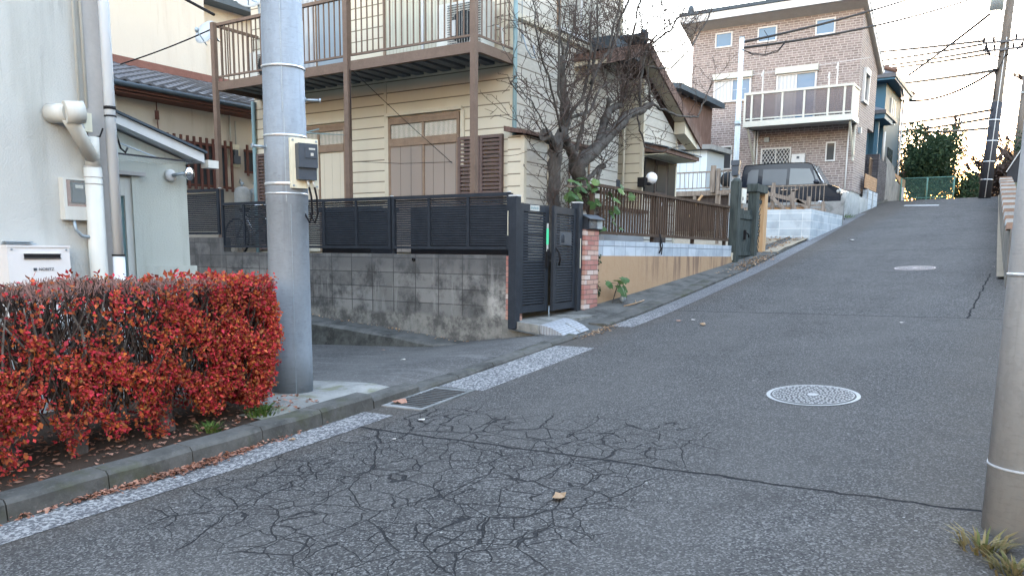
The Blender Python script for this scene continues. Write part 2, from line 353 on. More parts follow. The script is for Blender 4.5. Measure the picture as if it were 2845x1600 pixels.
def m_glass(name, col=(.018, .022, .027), rough=.06, spec=.45, var=(.06, .07, .08)):
    t = NT(name); n = t.noise(.9, None, 3); return t.out(t.mix(n, col, var), rough, 0, spec)
def m_clear(name, tint, op):
    t = NT(name); t.out(tint, .3, 0, .15); tr = t.n.new('ShaderNodeBsdfTransparent'); mx = t.n.new('ShaderNodeMixShader'); mx.inputs[0].default_value = op
    t.link(tr.outputs[0], mx.inputs[1]); t.link(t.b.outputs[0], mx.inputs[2]); t.link(mx.outputs[0], t.n['Material Output'].inputs[0]); return t.m
def m_curtain(name, a, b, axis='y', sc=24):
    t = NT(name); x, y, z = t.sep(); q = y if axis == 'y' else x
    w = t.math('SINE', t.math('MULTIPLY', t.math('ADD', q, t.math('MULTIPLY', t.noise(3, None, 2), .1)), sc*2)); c = t.mix(t.math('ADD', .5, t.math('MULTIPLY', w, .5)), a, b); return t.out(c, .35, 0, .8)
def m_bark(name, a, b):
    t = NT(name); n = t.noise(9, t.scale(t.P(), (1, 1, .35)), 6, .7); f = t.noise(40, None, 4); l = t.noise(4, None, 5)
    c = t.mix(t.smooth(n, .35, .65), a, b); c = t.mix(t.math('MULTIPLY', t.smooth(l, .55, .7), .45), c, tuple(q*1.7 for q in b)); t.bump(t.math('ADD', n, t.math('MULTIPLY', f, .4)), .9, .02); return t.out(c, .95, 0, .2)
def m_ground(name, a, b, sc=4):
    t = NT(name); n = t.noise(sc*.4, None, 6); f = t.noise(sc*9, None, 5, .75); c = t.mix(t.math('ADD', t.math('MULTIPLY', n, .5), t.math('MULTIPLY', f, .5)), a, b); t.bump(f, .9, .03); return t.out(c, 1, 0, .1)
def m_checker(name):
    t = NT(name); x, y, z = t.sep(); o = t.brick(t.comb(x, y), .085, .04, (.20, .215, .235), (.25, .265, .285), (.14, .147, .158), .006, .5); f = t.noise(30, None, 4)
    c = t.mix(t.math('MULTIPLY', f, .4), o[0], (.32, .34, .36)); t.bump(t.math('SUBTRACT', 1., o[1]), .7, .01); return t.out(c, .6)
def m_manhole(name, cx, cy, rr, rust):
    t = NT(name); x, y, z = t.sep(); dx = t.math('SUBTRACT', x, cx); dy = t.math('SUBTRACT', y, cy); r = t.math('DIVIDE', t.math('SQRT', t.math('ADD', t.math('MULTIPLY', dx, dx), t.math('MULTIPLY', dy, dy))), rr)
    a = t.math('ARCTAN2', dy, dx)
    # rings of petal-like cells, more of them in each wider ring
    k = t.math('FLOOR', t.math('MULTIPLY', r, 5.6)); fr = t.math('SUBTRACT', t.math('FRACT', t.math('MULTIPLY', r, 5.6)), .5)
    cells = t.math('MULTIPLY', t.math('ADD', k, .6), 6.0); fa = t.math('SUBTRACT', t.math('FRACT', t.math('ADD', t.math('DIVIDE', t.math('MULTIPLY', a, cells), 6.28318), t.math('MULTIPLY', k, .37))), .5)
    d = t.math('SQRT', t.math('ADD', t.math('MULTIPLY', fr, fr), t.math('MULTIPLY', fa, fa)))
    hole = t.math('MAXIMUM', t.smooth(t.math('ABSOLUTE', t.math('SUBTRACT', d, .42)), .17, .09), t.smooth(d, .17, .1)); hole = t.math('MULTIPLY', hole, t.math('MULTIPLY', t.math('LESS_THAN', r, .85), t.math('GREATER_THAN', r, .12)))
    ring = t.math('MULTIPLY', t.smooth(t.math('ABSOLUTE', t.math('SUBTRACT', r, .885)), .018, .008), 1.0); hole = t.math('MAXIMUM', hole, ring)
    n = t.noise(25, None, 5); c = t.mix(n, (.19, .195, .19), (.31, .315, .31)); c = t.mix(t.math('MULTIPLY', n, rust), c, (.30, .16, .12)); c = t.mix(hole, c, (.035, .036, .04))
    t.bump(t.math('SUBTRACT', 1., hole), .8, .01); return t.out(c, .6, .0, .4)
M['asphalt'] = m_asphalt(); M['lane'] = m_lane(); M['line'] = m_line(); M['block'] = m_block(); M['cream'] = m_cream(); M['brickhouse'] = m_brickhouse(); M['redbrick'] = m_redbrick(); M['orange'] = m_orange()
M['kerb'] = m_conc('kerb_concrete', (.056, .056, .053), (.096, .095, .090), (.034, .035, .034), 3.6, (.05, .054, .030)); M['pad'] = m_conc('pad_concrete', (.15, .152, .145), (.24, .24, .228), (.09, .09, .082), 2.6, (.11, .112, .052))
M['step'] = m_conc('step_concrete', (.12, .122, .116), (.22, .22, .208), (.06, .06, .057), 3.0); M['ledge'] = m_conc('ledge_concrete', (.062, .064, .062), (.105, .105, .10), (.03, .031, .03), 3.0)
M['graywall'] = m_conc('grey_wall_concrete', (.24, .26, .265), (.35, .37, .375), (.15, .155, .155), 1.2); M['darkconc'] = m_conc('dark_wall_concrete', (.14, .145, .145), (.22, .225, .225), (.07, .075, .075), 1.5)
def m_newblock(name, a, b, mort, bw=.40, rh=.203):
    t = NT(name); v = wallv(t); o = t.brick(v, bw, rh, a, b, mort, .007, 0); n = t.noise(3, None, 6); c = t.mix(t.math('MULTIPLY', t.smooth(n, .42, .68), .45), o[0], tuple(q*.62 for q in a)); t.bump(t.math('SUBTRACT', 1., o[1]), .5, .008); return t.out(c, .9)
M['blueblock'] = m_newblock('pale_blue_grey_block', (.31, .36, .41), (.44, .49, .54), (.17, .19, .215)); M['whiteblock'] = m_newblock('new_pale_block', (.32, .37, .41), (.40, .45, .49), (.56, .59, .60), .6)
M['darktile'] = m_newblock('dark_brick_tile', (.055, .055, .065), (.09, .09, .10), (.03, .03, .034), .2, .07)
M['stucco'] = m_stucco('pale_stucco', (.355, .37, .363), (.415, .43, .422)); M['stucco_g'] = m_stucco('pale_green_stucco', (.335, .358, .332), (.39, .412, .386), (.24, .262, .222), 60, .6)
M['tilewall'] = m_stucco('warm_plaster', (.42, .385, .33), (.48, .44, .385), (.33, .30, .255), 20, .4); M['bigwall'] = m_stucco('white_plaster', (.335, .312, .277), (.38, .355, .315), (.29, .27, .24), 12, .35)
M['bluewall'] = m_shutter('blue_siding', (.036, .088, .135), (.05, .108, .16), .45, .008, 'y', .6)
M['pole'] = m_pole('galvanised_pole_steel', (.17, .20, .232), (.228, .262, .30)); M['cpole'] = m_pole('pole_concrete', (.255, .262, .268), (.34, .348, .352)); M['farpole'] = m_pole('weathered_pole_concrete', (.085, .078, .073), (.125, .115, .105)); M['steelpole'] = m_pole('galvanised_tube', (.36, .43, .49), (.46, .53, .59))
M['slat'] = plain('blue_black_aluminium', (.026, .031, .039), .55, .25, 8, 0, .25); M['brown'] = plain('brown_painted_steel', (.135, .098, .078), .5, .2, 5); M['browndk'] = plain('dark_brown_aluminium', (.085, .062, .05), .45, .2, 6)
M['frame_br'] = plain('bronze_window_frame', (.21, .155, .115), .5, .2, 8); M['white'] = plain('white_painted_metal', (.43, .445, .455), .5, .06, 6); M['offwhite'] = plain('aged_white_plastic', (.42, .43, .41), .5, .1, 5, streak=True)
M['pipe'] = plain('white_pvc_pipe', (.46, .50, .54), .5, .07, 3, streak=True); M['cream_trim'] = plain('cream_trim', (.47, .44, .36), .6, .12, 5); M['soffit'] = plain('beige_soffit', (.50, .45, .35), .8, .1, 3); M['graytrim'] = plain('grey_roof_trim', (.30, .30, .30), .7, .1, 4)
M['green_pipe'] = plain('grey_green_pvc', (.16, .25, .27), .45, .15, 6); M['band'] = plain('steel_strap', (.62, .64, .65), .3, .15, 20, .7, .5); M['bolt'] = plain('galvanised_bolt', (.24, .29, .33), .45, .2, 20, .4); M['black'] = plain('black_rubber', (.014, .014, .016), .6, .2, 10)
M['meterdk'] = plain('dark_grey_meter_plastic', (.05, .06, .075), .4, .15, 10); M['board'] = plain('mouldy_cream_board', (.56, .54, .43), .7, .2, 6, streak=True); M['glass'] = m_glass('window_glass'); M['skyglass'] = m_glass('sky_reflecting_glass', (.055, .125, .225), .06, .5, (.08, .155, .26))  # skyglass: blue sky reflection is painted into its base colour
M['tealglass'] = m_glass('frosted_teal_glass', (.115, .20, .215), .25, .6, (.13, .215, .23)); M['curtain'] = m_curtain('net_curtain', (.24, .27, .30), (.34, .365, .39)); M['curtw'] = m_curtain('warm_curtain', (.42, .38, .31), (.54, .49, .41), 'y', 30)
M['shut_br'] = m_shutter('taupe_shutter', (.235, .20, .175), (.26, .225, .195), .235, .006); M['shut_cr'] = m_shutter('cream_shutter', (.46, .43, .35), (.51, .475, .39), .2, .005, 'y', .6); M['shut_gr'] = m_shutter('grey_green_shutter', (.36, .36, .30), (.41, .41, .345), .075, .006, 'y', .55); M['shut_r'] = m_shutter('grey_shutter', (.30, .30, .27), (.35, .35, .315), .075, .006, 'x', .5)
M['louver'] = plain('brown_louvre', (.115, .085, .078), .5, .15, 8); M['bark'] = m_bark('plum_bark', (.038, .035, .033), (.085, .080, .074)); M['twig'] = plain('bare_twig', (.060, .046, .041), .9, .3, 9); M['stem'] = m_bark('hedge_stem', (.07, .062, .058), (.14, .125, .115)); M['drytwig'] = plain('dry_hedge_twig', (.21, .125, .112), .9, .45, 12)
M['redleaf'] = leafmat('enkianthus_leaf', [(.13, .02, .025), (.46, .03, .055), (.27, .035, .03), (.54, .07, .06), (.42, .12, .035), (.20, .06, .03), (.56, .19, .05), (.64, .055, .10), (.16, .045, .03), (.38, .035, .045), (.22, .13, .045), (.50, .04, .05)]); M['dryleaf'] = leafmat('dry_leaf', [(.16, .07, .045), (.26, .13, .09), (.34, .2, .15), (.20, .09, .07)], .8, .1)
M['bigleaf'] = leafmat('broad_green_leaf', [(.05, .10, .04), (.085, .15, .055), (.14, .20, .075), (.06, .12, .06)]); M['darkleaf'] = leafmat('evergreen_leaf', [(.018, .040, .026), (.034, .064, .036), (.055, .085, .045)], .6, .12); M['grass'] = leafmat('weed_blade', [(.05, .10, .025), (.09, .15, .04), (.14, .18, .06)]); M['straw'] = leafmat('dry_grass', [(.17, .13, .06), (.24, .19, .10), (.10, .12, .04)]); M['tanleaf'] = leafmat('autumn_tan_leaf', [(.22, .13, .08), (.34, .23, .14), (.42, .30, .20)])
M['soil'] = m_ground('leaf_strewn_soil', (.028, .022, .018), (.085, .06, .046), 9); M['yard'] = m_ground('yard_earth', (.08, .075, .06), (.16, .145, .115), 4); M['land'] = m_ground('far_land', (.05, .055, .035), (.10, .095, .06), 1); M['gravel'] = m_ground('pale_gravel', (.16, .135, .10), (.36, .31, .24), 9)
M['woodgray'] = m_wood('weathered_timber', (.15, .125, .105), (.27, .23, .195)); M['wooddk'] = m_wood('dark_green_stained_timber', (.035, .045, .045), (.075, .09, .088)); M['woodor'] = m_wood('orange_plywood', (.42, .27, .15), (.50, .345, .205)); M['planks'] = m_wood('orange_brown_plank', (.28, .18, .11), (.37, .25, .16), 3, (.2, .2, 1)); M['rail'] = m_wood('brown_railing', (.058, .040, .030), (.095, .068, .052)); M['lattice'] = plain('red_brown_lattice', (.10, .046, .038), .7, .2, 6); M['carglass'] = m_glass('tinted_car_glass', (.03, .038, .048), .15, .5, (.055, .066, .08)); M['cabglass'] = m_glass('clear_car_glass', (.06, .075, .085), .1, .6, (.11, .125, .135)); M['paleglass'] = m_glass('curtained_glass', (.17, .215, .255), .12, .4, (.23, .28, .32)); M['deckmetal'] = plain('blue_grey_deck_sheet', (.13, .15, .17), .6, .12, 5); M['dimglass'] = m_glass('shaded_glass', (.012, .014, .017), .5, .1, (.02, .022, .026)); M['doorbr'] = m_wood('dark_brown_door', (.055, .045, .042), (.085, .07, .064))
M['kawara'] = plain('slate_grey_roof_tile', (.085, .088, .098), .55, .3, 7, 0, .5); M['rooftile_br'] = plain('brown_roof_tile', (.10, .062, .05), .6, .25, 6); M['roofdk'] = plain('dark_slate_roofing', (.05, .065, .08), .6, .15, 5); M['bargeboard'] = m_wood('brown_bargeboard', (.10, .065, .055), (.16, .11, .095)); M['redtrim'] = plain('red_brown_fascia', (.15, .075, .062), .7, .2, 5)
M['balc'] = plain('pale_grey_cream_aluminium', (.37, .385, .36), .5, .08, 5); M['smoke'] = m_clear('smoked_balcony_panel', (.12, .108, .118), .60); M['clear'] = m_clear('clear_canopy_glass', (.4, .45, .45), .16); M['carpaint'] = plain('dark_navy_car_paint', (.006, .010, .018), .25, .1, 3, 0, .5); M['chrome'] = plain('chrome', (.72, .73, .75), .12, .05, 5, 1.0); M['tyre'] = plain('tyre_rubber', (.012, .012, .013), .8, .2, 10); M['lampglass'] = plain('headlamp_glass', (.30, .31, .30), .15, .1, 10, 0, .8)
M['globe'] = plain('opal_glass', (.78, .81, .85), .2, .05, 4); M['acgrey'] = plain('aged_ivory_enamel', (.50, .51, .48), .5, .08, 4); M['grille'] = plain('dark_fan_grille', (.03, .035, .04), .5, .2, 9); M['shed'] = m_shutter('ribbed_grey_steel', (.40, .46, .50), (.50, .56, .60), .22, .012, 'y', .6); M['ramp'] = m_checker('grey_checkered_plastic'); M['iron'] = plain('cast_iron', (.075, .078, .08), .55, .3, 15, .4); M['wire'] = plain('black_cable', (.012, .012, .014), .6, .2, 5); M['greennet'] = plain('green_wire_fence', (.09, .19, .17), .5, .1, 5); M['greenstrap'] = plain('bright_green_strap', (.10, .66, .34), .5, .05, 9); M['copper'] = plain('reddish_box_lining', (.26, .145, .115), .5, .2, 8); M['paper'] = plain('pale_litter', (.44, .41, .37), .8, .25, 30); M['stone'] = m_conc('stone_wall', (.10, .095, .087), (.17, .16, .145), (.05, .05, .045), 1.6); M['cap'] = plain('brown_coping_brick', (.22, .15, .115), .9, .25, 6); M['darkshed'] = plain('dark_shed_panel', (.03, .032, .038), .6, .15, 4); M['dish'] = plain('grey_dish', (.36, .39, .41), .5, .1, 5); M['red'] = plain('red_plastic', (.4, .03, .03), .5, .1, 5)
# ------------------------------------------------------------------ terrain functions
GU = [-40, -14, -9, -4.5, -2, 0, 4, 8, 14, 20, 27, 31, 34, 38, 46, 60, 100]
GZ = [-1.4, -.4, -.1, .13, .33, .5, .87, 1.27, 1.98, 2.75, 3.6, 4.03, 4.17, 4.05, 3.4, 2.2, 1.0]
def lerp(xs, ys, x):
    if x <= xs[0]: return ys[0]
    for i in range(len(xs)-1):
        if x <= xs[i+1]: return ys[i]+(ys[i+1]-ys[i])*(x-xs[i])/(xs[i+1]-xs[i])
    return ys[-1]
def g0(u): return (lerp(GU, GZ, u-.9)+lerp(GU, GZ, u)*2+lerp(GU, GZ, u+.9))/4
def bend(u): return .045*max(0, u-2)
def zr(u, v): return g0(u)-.022*(max(-9, min(4, v))+3)
LV, LZ = [-.8, -.4, .95, 3.8, 8, 14], [.05, .035, -.16, -.315, -.5, -.8]
def zl(u, v):       # the lane that turns off to the left
    a = zr(0, -.88)+lerp(LV, LZ, v); return a+u*.085*math.exp(-max(0, v+.75)/2.5)

# ------------------------------------------------------------------ the setting
us = frange(-22, 44, 133)
def roadpt(u, s): return (u, s+bend(u), zr(u, s+bend(u)))
tag(MB().grid(us, [-5.75, -4.5, -3.2, -2, -.86], roadpt).build('road', M['asphalt']), kind='structure')
def landz(u, v):
    if u > 36: return max(-6, g0(36)-.25-(u-36)*.06)
    if v < -6: return zr(u, -6)-.12+min(3.5, (-6-v)*.03)
    return min(zr(u, v)-.25, g0(u)-.8 if v > -.9 else 99)
gu = [-300, -120, -60, -40]+frange(-22, 44, 34)+[60, 90, 140, 220, 400, 900]; gv = [-900, -300, -100, -40, -20, -10, -7, -6, -5.5, -3, -.6, 0, 3, 7, 12, 20, 40, 100, 300, 900]
tag(MB().grid(gu, gv, lambda u, v: (u, v, landz(u, v))).build('ground', M['land']), kind='structure')
lu = frange(-4.4, -.0, 12); lv = [-.74, -.55, -.4, -.1, .3, .95, 1.6, 2.5, 3.8, 5.5, 8, 11, 14]
tag(MB().grid(lu, lv, lambda u, v: (u, v, zl(u, v))).build('lane', M['lane']), kind='structure')
# planting bed, yard, upper yard
tag(MB().grid(frange(-18, -4.3, 30), frange(-.74, 1.25, 8), lambda u, v: (u, v, zr(u, -.88)+.10+.05*math.exp(-((v-.1)/.5)**2)+R_.uniform(-.012, .012))).build('planting_bed', M['soil']), kind='structure')
tag(MB().box(.12, 10.9, .07, 15, .2, 1.40).build('yard', M['yard']), kind='structure')
tag(MB().box(18.4, 29.2, .22, 16, 1.2, 2.86).build('upper_yard', M['gravel']), kind='structure')
tag(MB().grid(frange(10.8, 18.3, 12), [-.6, -.2, .4, 1.2, 3, 6, 12], lambda u, v: (u, v+bend(u)*.4, zr(u, v)+.06+max(0, v)*.03+R_.uniform(-.02, .02))).build('gravel_bank', M['gravel']), kind='structure')
tag(MB().grid(frange(6.5, 31, 30), [-.12, .35], lambda u, s: (u, s-5.62+bend(u), zr(u, -5.5)+.02+R_.uniform(0, .03))).build('road_verge', M['gravel']), kind='structure')
# kerb: raised beside the bed, lowered across the lane, low gutter strip up the hill
def kerb(m, u0, u1, s0, s1, h, n, ch=.025):
    prof = [(s0-.02, -.1), (s0, h-ch), (s0+ch, h), (s1, h+.002), (s1, -.1)]
    k = len(prof); b = len(m.v); q = frange(u0, u1, n)
    for u in q:
        for s, z in prof: m.v.append((u, s+bend(u), zr(u, -.9)+z+math.sin(u*9)*.003))
    for i in range(n-1):
        for j in range(k-1): m.f.append((b+i*k+j, b+(i+1)*k+j, b+(i+1)*k+j+1, b+i*k+j+1)); m.sm.append(False); m.mi.append(0)
    m.f.append(tuple(b+j for j in range(k))); m.sm.append(False); m.mi.append(0); e = b+(n-1)*k
    m.f.append(tuple(e+j for j in range(k))[::-1]); m.sm.append(False); m.mi.append(0)
m = MB()
for i in range(24): kerb(m, -18+i*.6+.004, -18+(i+1)*.6-.004, -.885, -.70, .13, 5)
m2 = m
for i in range(6): kerb(m2, -3.59+i*.62+.006, -3.59+(i+1)*.62-.006, -.885, -.72, .13-.085*min(1, (i+1)/2), 5)
for i in range(40): kerb(m2, .95+i*.6+.005, .95+(i+1)*.6-.005, -.875, -.60, .04, 4, .012)
tag(m.build('kerb', M['kerb']), kind='structure')
tag(MB().grid([-.12, .2, .6]+frange(.95, 30, 50), [-.87, -.61, -.35, .0], lambda u, s: (u, min(s+bend(u), .1), zr(u, -.6)+(.034+(s+.6)*.12 if s > -.62 else .004))).build('gutter_margin', M['ledge']), kind='structure')
m = MB()
for a, b in ((-18, -3.72), (-2.68, -.42), (1.02, 23)):
    m.grid(frange(a, b, max(4, int((b-a)*2))), [-1.22, -1.05, -.885], lambda u, s: (u, s+bend(u)+(0.06 if u > -3 and u < 0 else 0)*(s < -1.1)*-3, zr(u, s+bend(u))+.004))
tag(m.build('edge_line', M['line']), kind='structure')
tag(MB().grid(frange(-4.62, -3.1, 20), frange(-.715, .6, 14), lambda u, v: (u, v, (lambda k: (zr(u, -.88)+.125)*(1-k)+(zl(u, v)+.012)*k)(max(0, min(1, max((u+4.05)/.6, (v+.1)/.8)))))).build('pavement', M['pad']), kind='structure')
# footing ledge along the block wall: level top while the lane falls away
def ledge_top(v): return lerp([.2, .8, 1.6, 2.6, 3.8, 9], [.33, .30, .38, .45, .53, .56], v)
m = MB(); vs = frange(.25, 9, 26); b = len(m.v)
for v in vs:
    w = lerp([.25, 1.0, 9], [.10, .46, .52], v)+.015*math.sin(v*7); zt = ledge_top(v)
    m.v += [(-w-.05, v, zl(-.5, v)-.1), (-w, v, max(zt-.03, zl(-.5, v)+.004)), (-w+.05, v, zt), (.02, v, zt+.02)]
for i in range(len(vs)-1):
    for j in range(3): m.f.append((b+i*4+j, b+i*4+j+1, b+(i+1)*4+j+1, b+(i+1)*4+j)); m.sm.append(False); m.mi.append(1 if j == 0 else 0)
tag(m.build('footing', [M['ledge'], m_conc('mossy_concrete', (.04, .042, .04), (.085, .087, .082), (.022, .023, .022), 6)]), kind='structure')  # vertical face takes a darker concrete than the top
# weeds and fallen leaves nobody could count
def leafquad(m, c, d, w, l, nrm=None, fold=.25):
    c = Vector(c); d = Vector(d).normalized(); n = Vector(nrm) if nrm else Vector((R_.gauss(0, 1), R_.gauss(0, 1), R_.gauss(0, 1)))
    s = d.cross(n); s = s.normalized() if s.length > 1e-4 else d.orthogonal().normalized(); up = s.cross(d)
    m._add([c, c+d*l*.45+s*w/2+up*fold*w, c+d*l, c+d*l*.45-s*w/2+up*fold*w], [(0, 1, 2), (0, 2, 3)])
def scatter(name, n, fn, mat, sz=(.02, .05), flat=.25):
    m = MB()
    for i in range(n):
        p = fn(); a = R_.uniform(0, 6.28); d = Vector((math.cos(a), math.sin(a), R_.gauss(0, flat))); l = R_.uniform(*sz)
        leafquad(m, p, d, l*R_.uniform(.45, .75), l, (R_.gauss(0, flat), R_.gauss(0, flat), 1), R_.uniform(-.3, .5))
    return tag(m.build(name, mat), kind='stuff')
def lf1():
    u = R_.gauss(-5.55, .45); s = -.90-abs(R_.gauss(0, .045))*(1.2-abs(u+5.55)); return (u, s, zr(u, s)+R_.uniform(.008, .03))
tag(scatter('leaf_litter', 800, lf1, M['dryleaf'], (.02, .05)), 'reddish dry leaves drifted along the kerb in front of the red hedge', 'leaf litter')
def lf2():
    u = R_.uniform(-7.4, -4.0); v = R_.uniform(-.68, .3); return (u, v, zr(u, -.88)+.10+.05*math.exp(-((v-.1)/.5)**2)+R_.uniform(.01, .035))
tag(scatter('leaf_litter', 900, lf2, M['dryleaf'], (.025, .06)), 'brown dead leaves lying under the red hedge', 'leaf litter')
def lf3():
    u = R_.gauss(8.9, .9); s = -.75+R_.gauss(0, .12); return (u, s+bend(u), zr(u, -.8)+R_.uniform(.03, .06))
tag(scatter('leaf_litter', 420, lf3, M['tanleaf'], (.03, .08)), 'tan dead leaves along the gutter by the dark wooden gate', 'leaf litter')
def lf4():
    if R_.random() < .5: u = R_.uniform(.0, 1.1); v = -.95+R_.gauss(0, .05); return (u, v, zr(u, v)+.02)
    v = abs(R_.gauss(0, 2.6))+.3; u = -.05-abs(R_.gauss(0, .05)); return (u, v, ledge_top(v)+.03)
tag(scatter('leaf_litter', 260, lf4, M['tanleaf'], (.02, .05)), 'pale dead leaves round the plastic ramp and along the foot of the block wall', 'leaf litter')
def lf5():
    u = R_.uniform(11.2, 14); v = R_.uniform(-.3, .9); return (u, v, zr(u, v)+.1+max(0, v)*.03)
tag(scatter('leaf_litter', 350, lf5, M['tanleaf'], (.04, .09)), 'dry leaves on the gravel below the pale block wall', 'leaf litter')
def tuft(name, label, c, n, h, spread, mat):
    m = MB()
    for i in range(n):
        a = R_.uniform(0, 6.28); r = min(abs(R_.gauss(0, spread)), spread*1.15); p = Vector((c[0]+r*math.cos(a), c[1]+r*math.sin(a), c[2])); l = h*R_.uniform(.5, 1.2); w = .006
        d = Vector((math.cos(a)*R_.uniform(.2, 1.0), math.sin(a)*R_.uniform(.2, 1.0), 1.0)).normalized(); s = d.cross(Vector((0, 0, 1))).normalized()*w
        p1 = p+d*l*.5; p2 = p+d*l*.85+Vector((math.cos(a), math.sin(a), -.4))*l*.3
        m._add([p-s, p+s, p1+s*.9, p1-s*.9, p2], [(0, 1, 2, 3), (3, 2, 4)])
    return tag(m.build(name, mat, base=c), label, 'grass tuft')
def bz(u, v=-.5): return zr(u, -.88)+.11
tuft('grass_tuft', 'green grass tuft between the hedge and the steel pole', (-4.5, -.52, bz(-4.5)), 150, .13, .10, M['grass'])
tuft('grass_tuft', 'small grass tuft at the kerb beside the thickest hedge trunk', (-5.0, -.55, bz(-5.0)), 90, .09, .07, M['grass'])
tuft('grass_tuft', 'dry yellow weeds at the foot of the concrete pole by the road edge', (-4.62, -5.52, zr(-4.6, -5.5)), 80, .12, .075, M['straw'])
tuft('grass_tuft', 'straggly dry weeds in the corner below the concrete pole', (-4.85, -5.65, zr(-4.8, -5.6)), 90, .10, .085, M['straw'])
tuft('grass_tuft', 'low weeds at the foot of the pale grey foundation wall', (20.4, -.05, zr(20.4, 0)+.05), 90, .22, .25, M['grass'])

# ------------------------------------------------------------------ manholes, grate, ramp, litter on the road
def manhole(u, v, r, label, rust, cat='manhole cover'):
    z = zr(u, v); t = thing('manhole_cover', label, cat, (u, v, z)); sx = (zr(u+.1, v)-zr(u-.1, v))/.2; sy = -.022
    mm = m_manhole('manhole_iron', u, v, r, rust)
    def disc(m, r0, r1, dz):
        b = len(m.v); n = 48
        for k in range(n):
            a = 6.28318*k/n
            for rr in (r0, r1): m.v.append((u+rr*math.cos(a), v+rr*math.sin(a), z+dz+rr*math.cos(a)*sx+rr*math.sin(a)*sy))
        for k in range(n): m.f.append((b+2*k, b+2*k+1, b+2*((k+1) % n)+1, b+2*((k+1) % n))); m.sm.append(False); m.mi.append(0)
    part('frame', M['iron'] if rust > .9 else mm, t, lambda m: disc(m, r*.915, r, .006)); part('lid', mm, t, lambda m: disc(m, 0.001, r*.905, .010))
    part('gap', M['black'], t, lambda m: disc(m, r*.9, r*.92, .004)); return t
manhole(-1.87, -4.15, .365, 'large round iron manhole cover with a petal pattern nearest the camera', .0)
manhole(8.1, -3.69, .35, 'reddish round manhole cover farther up the road', .55)
def faint(u, v, r):
    z = zr(u, v); m = MB(); b = 0
    for k in range(40):
        a = 6.28318*k/40
        for rr in (r*.93, r): m.v.append((u+rr*math.cos(a), v+rr*math.sin(a), z+.005+rr*math.cos(a)*.115-rr*math.sin(a)*.022))
    for k in range(40): m.f.append((2*k, 2*k+1, 2*((k+1) % 40)+1, 2*((k+1) % 40))); m.sm.append(False); m.mi.append(0)
    o = m.build('manhole_cover', M['kerb'], base=(u, v, z)); tag(o, 'faint asphalt-filled round cover on the left of the upper road', 'manhole cover')
faint(10.7, -1.62, .33)
t = thing('drain_grate', 'slotted iron drain grate in the gutter where the lane begins', 'drain grate', (-3.1, -1.08, zr(-3.1, -1.08)))
def dg(m):
    for i in range(12):
        u = -3.42+i*.055; m.hexa([(u, -1.30, zr(u, -1.3)-.02), (u+.035, -1.30, zr(u, -1.3)-.02), (u+.035, -.93, zr(u, -.9)-.02), (u, -.93, zr(u, -.9)-.02), (u, -1.30, zr(u, -1.3)+.012), (u+.035, -1.30, zr(u, -1.3)+.012), (u+.035, -.93, zr(u, -.9)+.012), (u, -.93, zr(u, -.9)+.012)])
part('bars', M['iron'], t, dg)
def dgf(m):
    for (a, b, c, d) in ((-3.50, -3.44, -1.34, -.89), (-2.78, -2.72, -1.34, -.89), (-3.44, -2.78, -1.34, -1.30), (-3.44, -2.78, -.93, -.89)):
        m.hexa([(a, c, zr(a, c)-.03), (b, c, zr(b, c)-.03), (b, d, zr(b, d)-.03), (a, d, zr(a, d)-.03), (a, c, zr(a, c)+.010), (b, c, zr(b, c)+.010), (b, d, zr(b, d)+.010), (a, d, zr(a, d)+.010)])
part('frame', M['darkconc'], t, dgf)
part('pit', M['black'], t, lambda m: m.poly([(-3.44, -1.3, zr(-3.44, -1.3)+.003), (-2.78, -1.3, zr(-2.78, -1.3)+.003), (-2.78, -.93, zr(-2.78, -.93)+.003), (-3.44, -.93, zr(-3.44, -.93)+.003)]))
t = thing('kerb_ramp', 'grey chequered plastic kerb ramp in front of the black gate', 'kerb ramp', (.3, -.65, zr(.3, -.65)))
def ramp(m):
    q = [(-.42, .155), (-.50, .15), (-.60, .125), (-.72, .075), (-.80, .02), (-.42, .0)]
    u0, u1 = -.02, .60; z0, z1 = zr(u0, -.9), zr(u1, -.9)
    a = [(u0, v, z0+z) for v, z in q]; b = [(u1, v, z1+z) for v, z in q]; n = len(q)
    m._add(a+b, [tuple(range(n))[::-1], tuple(range(n, 2*n))]+[(i, (i+1) % n, n+(i+1) % n, n+i) for i in range(n)])
part('wedge', M['ramp'], t, ramp)
part('groove', M['darkconc'], t, lambda m: m.bar((.36, -.585, zr(.36, -.9)+.132), (.36, -.79, zr(.36, -.9)+.035), .035, .012))
def litter(name, label, u, v, s, mat, cat, n=10, h=.35, z=None):
    m = MB(); c = Vector((u, v, (zr(u, v) if z is None else z)+.006)); pts = []
    for k in range(n):
        a = 6.28318*k/n; r = s*R_.uniform(.6, 1.1); pts.append(c+Vector((r*math.cos(a), r*.7*math.sin(a), R_.uniform(0, s*h))))
    m._add([c+Vector((0, 0, s*h*.9))]+pts, [(0, 1+k, 1+(k+1) % n) for k in range(n)])
    tag(m.build(name, mat, base=c), label, cat)
litter('dead_leaf', 'crumpled pale dead leaf on the cracked asphalt in the foreground', -4.86, -3.45, .065, M['tanleaf'], 'leaf', 11, .5)
litter('dead_leaf', 'yellowish leaf on the road out from the black gate', 1.35, -2.05, .075, M['tanleaf'], 'leaf', 8, .5)
litter('dead_leaf', 'orange leaf on the road near the ochre wall', 1.62, -1.62, .055, M['dryleaf'], 'leaf', 8, .2)
litter('litter_scrap', 'white scrap beside the orange leaf on the road', 1.72, -1.78, .045, M['paper'], 'litter', 7, .2)
litter('litter_scrap', 'white scrap lying on the lane below the block wall', -1.75, .35, .05, M['paper'], 'litter', 7, .2, zl(-1.75, .35))
litter('litter_scrap', 'white scrap on the road just below the drain grate', -3.75, -1.55, .04, M['paper'], 'litter', 7, .2)
